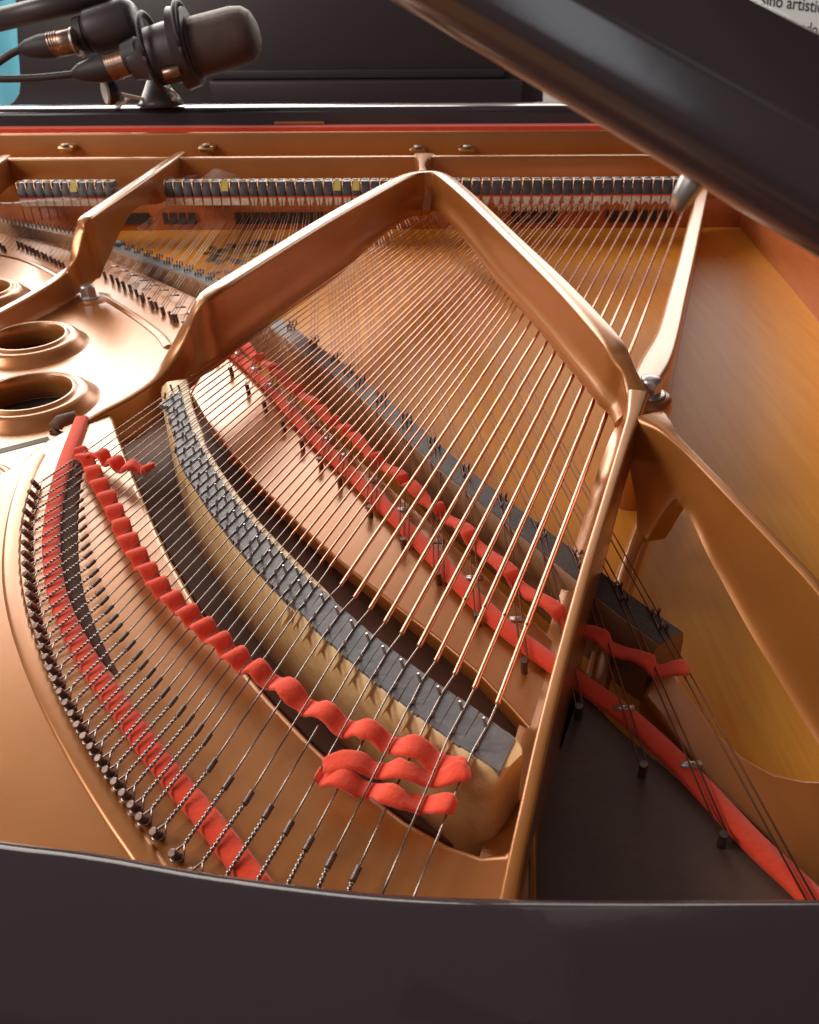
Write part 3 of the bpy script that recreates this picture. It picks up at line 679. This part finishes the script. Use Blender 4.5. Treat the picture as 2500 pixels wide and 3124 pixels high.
# ---------------- treble and tenor strings
T2B = [(515,365,745),(600,452,775),(700,560,815),(780,652,850),(864,752,902),(935,880,985),(1002,1040,1106),(1050,1092,1158),(1078,1155,1210),(1107,1234,1276),(1135,1317,1349),(1164,1415,1436),(1192,1528,1525),(1221,1645,1617),(1250,1765,1708),(1278,1890,1808),(1307,2010,1893)]
T2H = [(515,284,820),(600,372,868),(700,480,930),(780,575,990),(864,672,1088),(935,800,1222),(1002,935,1360),(1050,1030,1452),(1078,1120,1540),(1107,1225,1640),(1135,1330,1742),(1164,1450,1868),(1192,1590,2010),(1221,1760,2150),(1250,1960,2330),(1278,2200,2540),(1307,2480,2760)]
ZTB = -0.030; ZTH = -0.037
notesT = [515 + 28.3 * k for k in range(29)]
tstr = []; TB = []; TH = []
for k, T in enumerate(notesT):
    bx, by = table(T2B, T); hx, hy = table(T2H, T)
    b_ = P(bx, by, ZTB); h_ = P(hx, hy, ZTH); t_ = P(T, 630, -0.001)
    # direction across
    al = (h_ - t_).normalized(); s_ = Vector((al.y, -al.x, 0)).normalized()
    for q in (-1, 0, 1):
        if k > 22 and q == 0: continue
        if k > 22: q *= 0.55
        top = t_ + Vector((1, 0, 0)) * q * 0.0042; bb = b_ + s_ * q * -0.0036 ; hh = h_ + s_ * q * -0.0034
        d = (top - bb).normalized(); far = top + d * 0.12
        r = lerp(0.00026, 0.00056, k / 28)
        m = MB(); tube(m, [far, top, bb + d * 0.006, bb - d * 0.006 + s_ * 0.0008, hh], r, 6)
        m.build('treble_string', TSTR if k > 7 else STEEL, piano); tstr.append((bb, hh))
    TB.append(b_); TH.append(h_)
# section one (far left, thin strings)
m = MB(); s1 = []
for k in range(36):
    t = k / 35; T = lerp(-60, 420, t); bx = lerp(-170, 262, t); by = 640 + (bx + 170) * 0.165; hx = lerp(-250, 205, t); hy = 690 + (hx + 250) * 0.255
    a_ = P(T, 628, -0.001); b_ = P(bx, by, ZTB); h_ = P(hx, hy, ZTH); s1.append((b_, h_))
    d = (a_ - b_).normalized(); tube(m, [a_ + d * 0.1, a_, b_, h_], 0.00020, 5)
tag(m.build('treble_strings_high', STEEL, piano), kind='stuff')

# treble bridge
def bridge_body(pts, wl, wr, name, z1):
    path = [Vector(p) for p in cr(pts, 5)]; q = MB()
    sweep(q, path, lambda i: [(-wl - .004, ZS), (-wl - .002, z1 - .012), (-wl, z1 - .003), (-wl + .003, z1), (wr - .003, z1), (wr, z1 - .003), (wr + .002, z1 - .012), (wr + .003, ZS)], True, True)
    return q.build(name, DKMAPLE, piano, True, 40)
bp_ = [tuple(P(x, y, ZTB)) for x, y in [(352, 748), (450, 785), (560, 822), (652, 858), (745, 915), (850, 985), (950, 1060), (1040, 1125), (1150, 1218), (1240, 1295), (1320, 1368), (1420, 1455), (1535, 1545), (1650, 1635), (1770, 1728), (1890, 1825), (1985, 1895), (2050, 1940)]]
tb = bridge_body(bp_, 0.012, 0.014, 'treble_bridge', ZTB - 0.0012)
b0 = P(352, 748, ZTB)
tb2 = bridge_body([tuple(P(x, y, ZTB)) for x, y in [(-180, 640), (0, 668), (120, 690), (270, 722)]], 0.010, 0.012, 'treble_bridge', ZTB - 0.0012)
# dark graphite band on the bridge
for src, br_ in ((bp_, tb),):
    path = [Vector(p) for p in cr(src, 4)]; q = MB(); sweep(q, path, lambda i: [(-0.009, ZTB - 0.0016), (-0.009, ZTB - 0.0008), (0.010, ZTB - 0.0008), (0.010, ZTB - 0.0016)], True, True)
    q.build('graphite_top', DKGRAPH, br_, False)
q = MB()
for (bb, hh) in tstr + s1:
    for dd_ in (-0.0065, 0.0065):
        al = (hh - bb).normalized(); c = bb + al * dd_; tube(q, [(c.x, c.y, ZTB - 0.002), (c.x + 0.0006, c.y, ZTB + 0.0040)], 0.0009, 6)
tag(q.build('bridge_pin_row', PIN, tb), kind='stuff')
# bridge end cap (nickel blob left end)
c = P(365, 742, ZTB); m = MB(); tube(m, [(c.x - 0.006, c.y, ZTB - 0.02), (c.x - 0.006, c.y, ZTB - 0.001), (c.x - 0.006, c.y, ZTB + 0.003)], [0.013, 0.013, 0.009], 20)
m.build('bridge_end', GRAPH, tb, True, 50)

# treble hitch pins: dark, upright
for k, (x, y) in enumerate([(715,800),(795,840),(850,865),(895,890),(938,915),(988,940),(1035,975),(1083,1005),(1135,1035),(1183,1070),(1235,1105),(1290,1145),(1335,1165),
                            (15,615),(42,635),(145,600),(175,612),(207,628),(237,640),(265,655),(295,670),(328,685),(357,700),(392,717),(423,735),(455,748),(485,765)]):
    c = P(x / 2.464, 500 + (y + 22) / 2.464, ZP); hh = 0.0095 if k < 13 else 0.0085
    m = MB(); tube(m, [c, c + Vector((-0.0012, 0, hh)), c + Vector((-0.0012, 0, hh + .0006))], [0.0021, 0.0021, 0.0015], 10); m.build('hitch_pin', PIN, plate, True, 40)
for k in range(5, 29):
    c = TH[k]; c0 = Vector((c.x, c.y, ZP)); m = MB(); tube(m, [c0, c0 + Vector((-0.001, -0.001, 0.0105))], 0.0021, 10); m.build('hitch_pin', PIN, plate, True, 40)
# aliquot bars between hitch row and bridge
for k in range(1, 28):
    for f_ in (0.55,):
        c = lerp(TH[k], TB[k], 0.42 if k < 8 else 0.25); al = (TB[k] - TH[k]).normalized(); s_ = Vector((al.y, -al.x, 0)).normalized()
        m = MB(); tube(m, [Vector((c.x, c.y, ZTH - 0.0022)) - s_ * 0.0055, Vector((c.x, c.y, ZTH - 0.0022)) + s_ * 0.0055], 0.0013 if k < 9 else 0.002, 8); m.build('aliquot_bar', ALU, plate, True, 40)

# flat red felt below tenor strings
ribbon('red_tenor_felt', [(690, 1048), (800, 1150), (900, 1262), (1000, 1370), (1100, 1465), (1200, 1565), (1300, 1665), (1420, 1790), (1540, 1905), (1650, 1990), (1780, 2080), (1900, 2165), (2020, 2270), (2150, 2400), (2300, 2560), (2450, 2700), (2600, 2850)], ZTH - 0.0050, ZTH - 0.0018, 0.0125, RED, piano)

# ---------------- dampers
def damper(x, yb, style, label, wide=0.0112, idx=0):
    """x: world x of its centre; built at Y 1.25-1.28"""
    y0, y1 = 1.252, 1.280
    m = MB(); a = wide / 2
    z0, z1 = 0.0135, 0.0325
    v = [(x - a, y0, z0), (x + a, y0, z0), (x + a, y0 + .001, z0 + 0.005), (x - a, y0 + .001, z0 + 0.005),
         (x - a, y0 + 0.007, z1), (x + a, y0 + 0.007, z1), (x - a, y1, z1), (x + a, y1, z1), (x - a, y1, z0), (x + a, y1, z0)]
    f = [(0, 1, 2, 3), (3, 2, 5, 4), (4, 5, 7, 6), (6, 7, 9, 8), (0, 8, 9, 1), (0, 3, 4, 6, 8), (1, 9, 7, 5, 2)]
    m.add(v, f); o = m.build('damper', GREYHEAD, piano, False); bevel(o, 0.0007, 2)
    m = MB(); box(m, x - a, x + a, y0 - 0.0004, y1, 0.0118, 0.0134); m.build('damper_red_felt', RED, o, False)
    m = MB(); zt = 0.0117; zb = 0.0005
    if style == 'flat': box(m, x - a, x + a, y0, y1, zt - 0.0100, zt)
    elif style == 'fork':
        for (p, q_, r_) in ((-a, -0.0002, -a * .35), (0.0002, a, a * .35)):
            m.add([(x + p, y0, zt), (x + q_, y0, zt), (x + r_ + .0006, y0, zb), (x + r_ - .0006, y0, zb), (x + p, y1, zt), (x + q_, y1, zt), (x + r_ + .0006, y1, zb), (x + r_ - .0006, y1, zb)],
                  [(0, 1, 2, 3), (4, 5, 6, 7), (0, 1, 5, 4), (1, 2, 6, 5), (2, 3, 7, 6), (3, 0, 4, 7)])
    elif style == 'wedge':
        m.add([(x - a, y0, zt), (x + a, y0, zt), (x + .0012, y0, zb - .003), (x - .0012, y0, zb - .003), (x - a, y1, zt), (x + a, y1, zt), (x + .0012, y1, zb - .003), (x - .0012, y1, zb - .003)],
              [(0, 1, 2, 3), (4, 5, 6, 7), (0, 1, 5, 4), (1, 2, 6, 5), (2, 3, 7, 6), (3, 0, 4, 7)])
    else:
        n_ = [(x - a, zt), (x + a, zt), (x + a, zb - .001), (x, zb + .0045), (x - a, zb - .001)]
        m.add([(p, y0, z) for p, z in n_] + [(p, y1, z) for p, z in n_], [(0, 1, 2, 3, 4), (5, 6, 7, 8, 9)] + [(i, (i + 1) % 5, 5 + (i + 1) % 5, 5 + i) for i in range(5)])
    m.build('damper_felt', WHITEFELT, o, False)
    m = MB(); tube(m, [(x - a - 0.0012, y0 + 0.004, -0.02), (x - a - 0.0012, y0 + 0.004, 0.033), (x - a + 0.001, y0 + 0.010, 0.0345), (x + a * .5, y0 + 0.012, 0.0340)], 0.0008, 6); m.build('damper_wire', COPPER, o)
    if label:
        m = MB(); zl = z1 + 0.0004
        if label == 2: m.add([(x - a, y0 + .0066, z1), (x + a * .8, y0 + .0066, z1), (x + a * .8, y0 + 0.0016, z0 + .0072), (x - a, y0 + 0.0016, z0 + .0072)], [(0, 1, 2, 3)]); m.v = [(p[0], p[1] - .0006, p[2] + .0004) for p in m.v]
        box(m, x - a, x + a * .8, y0 + 0.007, y0 + 0.016, z1 + .0002, z1 + 0.0008)
        m.build('damper_label', LABEL, o, False)
def dx(px): return D(px, 622, 1.252).x
lab_left = {}
for k in range(11):
    px = 75 + 26.3 * k; damper(dx(px), 0, 'flat', {1: 1, 3: 1, 6: 2, 8: 1, 10: 1}.get(k, 0), 0.0112)
for k in range(28):
    px = 521 + 28.4 * k
    damper(dx(px), 0, 'flat' if k < 9 else 'fork', {1: 1, 4: 1, 6: 2, 8: 1, 11: 1, 13: 1, 16: 1, 18: 2, 20: 2, 23: 1}.get(k, 0), 0.0113)
for k in range(26):
    px = damp_x[k] + (2 if k < 10 else 0) if k < 10 else 1790 - 30.6 * (k - 10)
    damper(dx(px), 0, 'notch' if k < 10 else 'wedge', {16: 1, 20: 1, 14: 1, 22: 1, 24: 1}.get(k, 0), 0.0116)
# under-dampers' felts seen below (action parts)
for k in range(24):
    x = dx(1560 + 19.5 * k); m = MB(); z = -0.045
    if 17 < k < 22: continue
    m.add([(x - .0035, 1.392, z + .012), (x + .0035, 1.392, z + .012), (x + .0028, 1.392, z), (x, 1.392, z + .004), (x - .0028, 1.392, z), (x - .0035, 1.399, z + .012), (x + .0035, 1.399, z + .012), (x + .0028, 1.399, z), (x, 1.399, z + .004), (x - .0028, 1.399, z)],
          [(0, 1, 2, 3, 4), (5, 6, 7, 8, 9)] + [(i, (i + 1) % 5, 5 + (i + 1) % 5, 5 + i) for i in range(5)])
    m.build('action_felt', WHITEFELT, rail, False)

m = MB(); hx, hz = 1.00, 0.06; ca, sa = math.cos(R(52)), math.sin(R(52)); Ld = 1.25
m.add([(hx, -0.2, hz), (hx, 1.5, hz), (hx - Ld * ca, 1.5, hz + Ld * sa), (hx - Ld * ca, -0.2, hz + Ld * sa), (hx + .02 * sa, -0.2, hz + .02 * ca), (hx + .02 * sa, 1.5, hz + .02 * ca), (hx - Ld * ca + .02 * sa, 1.5, hz + Ld * sa + .02 * ca), (hx - Ld * ca + .02 * sa, -0.2, hz + Ld * sa + .02 * ca)],
      [(0, 1, 2, 3), (4, 5, 6, 7), (0, 1, 5, 4), (1, 2, 6, 5), (2, 3, 7, 6), (3, 0, 4, 7)])
m.build('lid', BLACK, piano, False)
# lid prop: close black lacquered bar crossing the upper right
pA = CPOS + ray(1190, -250) * 0.185; pB = CPOS + ray(2760, 640) * 0.150
ax = (pB - pA).normalized(); midp = (pA + pB) / 2; tocam = (CPOS - midp); tocam = (tocam - ax * tocam.dot(ax)).normalized(); s_ = ax.cross(tocam).normalized()
if proj(midp + s_ * 0.01)[1] > proj(midp)[1]: s_ = -s_
prof = [(0.0185, -0.012), (0.0180, -0.0085), (0.0046, 0.0060), (0.0038, 0.0065), (0.0028, 0.0066), (-0.0040, 0.0062), (-0.0062, 0.0058), (-0.0085, 0.0046), (-0.0112, 0.0020), (-0.0135, -0.003), (-0.0146, -0.009), (-0.0150, -0.015), (-0.0150, -0.020), (0.010, -0.020)]
m = MB(); n = len(prof)
NS = 30
for i in range(NS + 1):
    p = lerp(pA, pB, i / NS)
    for a_, b_ in prof: m.v.append(tuple(p + s_ * a_ + tocam * b_))
for i in range(NS):
    for j in range(n):
        a_ = i * n + j; b_ = i * n + (j + 1) % n; m.f.append((a_, b_, b_ + n, a_ + n))
m.f += [tuple(range(n)), tuple(NS * n + j for j in range(n))]
prop = m.build('lid_prop', PROPM, piano, True, 30)
c = CPOS + ray(2105, 568) * 0.190
m = MB(); tube(m, [c - s_ * 0.006 , c - s_ * 0.0025, c + s_ * 0.001, c + s_ * 0.006], [0.0015, 0.0026, 0.0030, 0.0030], 16); m.build('prop_bumper', ALU, prop)

# ================================================================== woven red felt (lies between the strings, can be lifted out)
def seg_z(p, q, a, b):
    r = (q[0] - p[0], q[1] - p[1]); s = (b[0] - a[0], b[1] - a[1]); den = r[0] * s[1] - r[1] * s[0]
    u = ((a[0] - p[0]) * r[1] - (a[1] - p[1]) * r[0]) / den
    return a[2] + (b[2] - a[2]) * u
def seg_x(p, q, a, b):
    r = (q[0] - p[0], q[1] - p[1]); s = (b[0] - a[0], b[1] - a[1]); den = r[0] * s[1] - r[1] * s[0]
    if abs(den) < 1e-12: return None
    t = ((a[0] - p[0]) * s[1] - (a[1] - p[1]) * s[0]) / den; u = ((a[0] - p[0]) * r[1] - (a[1] - p[1]) * r[0]) / den
    return t if 0 <= t <= 1 and -0.02 <= u <= 1.02 else None
def woven(name, px, zref, segs, wd, th, amp, label, first=1, wob=0.0010, puff=0.14):
    path = [Vector(p) for p in cr([tuple(P(x, y, zref)) for x, y in px], 8)]
    cum = [0]
    for i in range(1, len(path)): cum.append(cum[-1] + (path[i] - path[i - 1]).length)
    cross = []
    for i in range(len(path) - 1):
        for (a, b) in segs:
            t = seg_x(path[i], path[i + 1], a, b)
            if t is not None: cross.append((cum[i] + t * (cum[i + 1] - cum[i]), seg_z(path[i], path[i + 1], a, b)))
    cross.sort(); cs = []
    for c in cross:
        if not cs or c[0] - cs[-1][0] > 0.0012: cs.append(c)
    n = int(cum[-1] / 0.0008); keys = [(-1e-6, 0.3, cs[0][1])] + [(c, (1 if (k + first) % 2 else -1), z) for k, (c, z) in enumerate(cs)] + [(cum[-1] + 1e-6, 0.3, cs[-1][1])]
    pts = []; hs = []
    for i in range(n + 1):
        s = cum[-1] * i / n; j = 0
        while j < len(cum) - 2 and cum[j + 1] < s: j += 1
        p = lerp(path[j], path[j + 1], (s - cum[j]) / max(1e-9, cum[j + 1] - cum[j]))
        k = 0
        while k < len(keys) - 2 and keys[k + 1][0] < s: k += 1
        a, b = keys[k], keys[k + 1]; t = (s - a[0]) / max(1e-9, b[0] - a[0]); t = t * t * (3 - 2 * t)
        h = lerp(a[1], b[1], t); h = h + (1 - abs(h)) * 0.35 * h; hs.append(h)
        pts.append(Vector((p.x, p.y, lerp(a[2], b[2], t) + amp * h + 0.0004)))
    q = MB(); M_ = len(pts); N = 14
    rnd = random.Random(3)
    nz = [rnd.uniform(-1, 1) for _ in range(M_ // 6 + 3)]
    for i, p in enumerate(pts):
        d = pts[min(i + 2, M_ - 1)] - pts[max(i - 2, 0)]; s_ = Vector((d.y, -d.x, 0)).normalized(); up = s_.cross(d.normalized()).normalized()
        if up.z < 0: up = -up
        e = nz[i // 6] * (1 - (i % 6) / 6) + nz[i // 6 + 1] * ((i % 6) / 6)
        ww = wd / 2 * (1 + puff * (hs[i]) * 0.5) + e * wob * 0.6; tt = th / 2 * (1 + puff * hs[i])
        endf = min(1, (i + 0.5) / 4, (M_ - i - 0.5) / 4) ; ww *= 0.6 + 0.4 * endf; tt *= 0.3 + 0.7 * endf
        for k in range(N):
            a = 2 * math.pi * k / N; ca, sa = math.cos(a), math.sin(a)
            ca = math.copysign(abs(ca) ** 0.45, ca); sa = math.copysign(abs(sa) ** 0.6, sa)
            q.v.append(tuple(p + s_ * (ww * ca + e * wob * .5) + up * tt * sa))
    for i in range(M_ - 1):
        for k in range(N):
            a = i * N + k; b = i * N + (k + 1) % N; q.f.append((a, b, b + N, a + N))
    q.f += [tuple(range(N)), tuple((M_ - 1) * N + k for k in range(N))]
    fr = random.Random(5)
    for _ in range(int(cum[-1] * 26000)):
        i = fr.randrange(2, M_ - 2); k = fr.randrange(N); v0 = Vector(q.v[i * N + k]); v1 = Vector(q.v[(i + 1) * N + k])
        b_ = lerp(v0, v1, fr.random()); out_ = (b_ - pts[i]).normalized(); dr = (out_ + Vector((fr.uniform(-1, 1), fr.uniform(-1, 1), fr.uniform(-.6, .9))) * 0.9).normalized()
        e_ = b_ + dr * fr.uniform(0.0005, 0.0013); sd_ = dr.cross(Vector((fr.uniform(-1, 1), fr.uniform(-1, 1), 0.3))).normalized() * 0.000045
        q.add([b_ - sd_ - out_ * 0.0003, b_ + sd_ - out_ * 0.0003, e_], [(0, 1, 2)])
    o = q.build(name, RED, None)
    tx = bpy.data.textures.new('felt_lumps', 'CLOUDS'); tx.noise_scale = 0.004
    dm_ = o.modifiers.new('lumps', 'DISPLACE'); dm_.texture = tx; dm_.strength = 0.0004; dm_.texture_coords = 'LOCAL'
    if label: tag(o, label, 'felt strip')
    return o
bseg = [(s[0] - (s[1] - s[0]) * 0.5, s[1]) for s in strings]
main = [(238, 1352), (262, 1392), (280, 1425), (298, 1460), (320, 1496), (341, 1536), (362, 1580), (383, 1623), (408, 1668), (436, 1712), (468, 1759), (508, 1805), (552, 1844), (598, 1884), (645, 1926), (694, 1970), (751, 2018), (831, 2066), (925, 2133), (1035, 2196), (1181, 2253), (1322, 2305), (1418, 2345)]
woven('woven_felt_strip', main, 0.0, bseg, 0.0112, 0.0026, 0.0027, 'long red felt strip woven between the bass strings beside the bridge', 0)
woven('woven_felt_strip', [(1436, 2362), (1350, 2362), (1249, 2354), (1165, 2334), (1076, 2322), (985, 2330)], 0.0, bseg, 0.0100, 0.0024, 0.0026, 'short red felt band just below the end of the long woven strip', 1)
woven('woven_felt_strip', [(968, 2352), (1060, 2382), (1139, 2402), (1217, 2440), (1290, 2438), (1390, 2470)], -0.001, bseg, 0.0100, 0.0024, 0.0026, 'lowest short red felt band looped over the thickest bass strings', 0)
woven('woven_felt_strip', [(245, 1388), (265, 1362), (300, 1372), (345, 1395), (385, 1412), (430, 1414), (458, 1428)], 0.002, bseg, 0.0105, 0.0034, 0.0030, 'frayed red felt tail lying across the upper end of the bass strings', 1, puff=0.3)
tseg = [(b, h + (h - b) * 0.2) for b, h in tstr]
woven('woven_felt_strip', [(672, 1012), (720, 1035), (790, 1090), (870, 1155), (970, 1245), (1062, 1320), (1165, 1412), (1280, 1508), (1420, 1625), (1540, 1740), (1650, 1835), (1760, 1915), (1880, 1980), (1990, 2040), (2100, 2060)], ZTH + 0.003, tseg, 0.0110, 0.0026, 0.0024, 'long red felt strip woven through the tenor strings under the copper bass strings', 0)

# ================================================================== microphones and cables
YM = 1.50
METAL = mat('connector_metal', (0.34, 0.22, 0.17), 0.3, 0.9, noise=60, base2=(0.28, 0.18, 0.14))
GRILLE = mat('mic_grille', (0.085, 0.055, 0.050), 0.5, 0.4, bump=(1800, 1.0), noise=60, base2=(0.11, 0.068, 0.058))
WHITEP = mat('white_plastic', (0.75, 0.74, 0.68), 0.4, noise=50, base2=(0.70, 0.69, 0.62))
def cyl(name, a, b, ra, rb, m_, parent, Y=YM, n=28, dy=0.0, extra=None):
    A = D(*a, Y); B = D(*b, Y + dy); s = (A - CPOS).length / F
    q = MB(); pts = [A, lerp(A, B, .04), lerp(A, B, .96), B]; rs = [ra * s * .9, ra * s, rb * s, rb * s * .9]
    if extra: 
        pts = [lerp(A, B, t) for t, r in extra]; rs = [r * s for t, r in extra]
    tube(q, pts, rs, n); return q.build(name, m_, parent, True, 50)
mic = empty('microphone', D(500, 200, YM)); tag(mic, 'large black studio microphone with a mesh head, in front of the other one', 'microphone')
cyl('grille', (575, 152), (790, 92), 0, 0, GRILLE, mic, extra=[(0, 68), (.05, 70), (.7, 68), (.85, 62), (.94, 48), (.985, 28), (1, 4)])
cyl('body', (400, 190), (600, 143), 0, 0, BLACKM, mic, extra=[(0, 30), (.02, 42), (.25, 50), (.30, 66), (.9, 74), (1, 72)])
cyl('tail_ring', (385, 182), (432, 168), 38, 44, RUBBER, mic)
for px0, rr in ((470, 88), (575, 92)):
    A = D(px0, 0.0 + 178 - (px0 - 400) * 0.27, YM); q = MB(); axd = (D(600, 143, YM) - D(400, 190, YM)).normalized(); a_, b_ = frame(axd); s = (A - CPOS).length / F
    tube(q, [A + (a_ * math.cos(2 * math.pi * k / 36) + b_ * math.sin(2 * math.pi * k / 36)) * rr * s for k in range(37)], 7 * s, 8); q.build('shock_ring', RUBBER, mic)
cyl('ring_band', (545, 150), (592, 140), 96, 90, BLACKM, mic)
cyl('label_plate', (500, 226), (550, 212), 12, 12, METAL, mic, Y=YM - 0.055)
def xlr(parent, a, b, c, r):
    cyl('connector_shell', a, b, r, r, METAL, parent)
    cyl('connector_ring', (b[0] - 8, b[1] + 2), (b[0] - 2, b[1] + 1), r * 1.12, r * 1.12, ALU, parent)
    for k in range(4):
        f_ = k * 8; cyl('grip_ring', (a[0] + f_, a[1] - f_ * .25), (a[0] + f_ + 3, a[1] - f_ * .25 - 1), r * 1.05, r * 1.05, METAL, parent)
    cyl('connector_boot', a, c, 0, 0, RUBBER, parent, extra=[(0, r * 1.0), (.3, r), (.75, r * .72), (.95, r * .42), (1, r * .3)])
x1 = empty('microphone_cable', D(330, 205, YM)); tag(x1, 'black cable with a bronze plug running into the nearer microphone', 'cable')
xlr(x1, (335, 205), (405, 184), (222, 226), 31)
q = MB(); tube(q, [D(x, y, YM) for x, y in cr([(235, 224), (180, 231), (100, 238), (0, 240), (-120, 236)], 6)], 0.0055, 12); q.build('cord', RUBBER, x1)
mic2 = empty('microphone', D(330, 80, YM + .05)); tag(mic2, 'second black microphone, dimly seen behind and left of the mesh headed one', 'microphone')
cyl('body', (238, 112), (420, 60), 0, 0, BLACKM, mic2, Y=YM + .05, extra=[(0, 28), (.05, 36), (.2, 40), (.25, 52), (.9, 54), (1, 40)])
cyl('tail_ring', (245, 110), (268, 103), 42, 42, RUBBER, mic2, Y=YM + .05)
cyl('screw_tip', (240, 160), (256, 166), 8, 8, ALU, mic2, Y=YM)
cyl('screw_tip', (410, 218), (428, 226), 9, 9, ALU, mic, Y=YM)
x2 = empty('microphone_cable', D(160, 130, YM)); tag(x2, 'black cable with a bronze plug running into the rear microphone', 'cable')
xlr(x2, (160, 138), (234, 124), (58, 152), 28)
q = MB(); tube(q, [D(x, y, YM) for x, y in cr([(66, 150), (40, 160), (0, 186), (-60, 230)], 6)], 0.0055, 12); q.build('cord', RUBBER, x2)
stand = empty('microphone_stand', D(150, 30, YM + .07)); tag(stand, 'black metal microphone boom crossing the top left corner', 'microphone stand')
A = D(-80, 78, YM + .07); B = D(340, -22, YM + .07); q = MB(); s = (A - CPOS).length / F
tube(q, [A, B], 24 * s, 24); q.build('boom', BLACKM, stand)
q = MB(); tube(q, [A + Vector((0, .02, .028)), B + Vector((0, .02, .028))], 4 * s, 10); q.build('boom_rod', BLACKM, stand)
clip = empty('microphone_clamp', D(350, 285, 1.56)); tag(clip, 'small clamp with a white round cap and cream band on the piano case', 'clamp')
YC = 1.55
def disc(name, c, rx, ry, dpt, m_, Y):
    A = D(*c, Y); s = (A - CPOS).length / F; q = MB(); N = 32
    nrm = Vector((-0.82, -0.57, 0)).normalized(); u = Vector((nrm.y, -nrm.x, 0)); 
    for z_ in (0, dpt):
        for k in range(N):
            t = 2 * math.pi * k / N; q.v.append(tuple(A - nrm * z_ + u * math.cos(t) * rx * s + Vector((0, 0, 1)) * math.sin(t) * ry * s))
    q.f = [tuple(range(N)), tuple(range(N, 2 * N))] + [(k, (k + 1) % N, N + (k + 1) % N, N + k) for k in range(N)]
    return q.build(name, m_, clip, True, 40)
disc('cap', (318, 280), 26, 27, 0.004, WHITEP, YC - 0.022)
disc('cap_housing', (326, 281), 29, 30, 0.012, RUBBER, YC - 0.018)
disc('blue_disc', (348, 272), 44, 44, 0.003, mat('blue_grey_plastic', (0.20, 0.21, 0.30), 0.35, noise=40, base2=(0.24, 0.25, 0.34)), YC - 0.004)
CREAM = mat('cream_band', (0.62, 0.50, 0.32), 0.5, noise=60, base2=(0.54, 0.42, 0.26))
q = MB(); tube(q, [D(x, y, YC - .02) for x, y in cr([(342, 280), (385, 290), (430, 300), (480, 306), (520, 306), (540, 298)], 5)], 0.0028, 8); q.build('band', CREAM, clip)
q = MB(); tube(q, [D(x, y, YC - .02) for x, y in cr([(340, 308), (360, 312), (380, 316)], 3)], 0.0028, 8); q.build('band', CREAM, clip)
q = MB(); tube(q, [D(x, y, YC - .02) for x, y in cr([(502, 272), (520, 275), (535, 284), (541, 296)], 5)], 0.002, 8); q.build('band', CREAM, clip)
q = MB(); tube(q, [D(388, 300, YC - .03), D(388, 312, YC - .03)], 0.0055, 12); q.build('clamp_screw', NUT, clip)
q = MB(); A = D(440, 318, YC); A = D(490, 318, YC); tube(q, [A, A + Vector((0, 0, 0.008)), D(470, 240, YC)], [0.040, 0.034, 0.012], 28); q.build('clamp_base', BLACKM, clip)
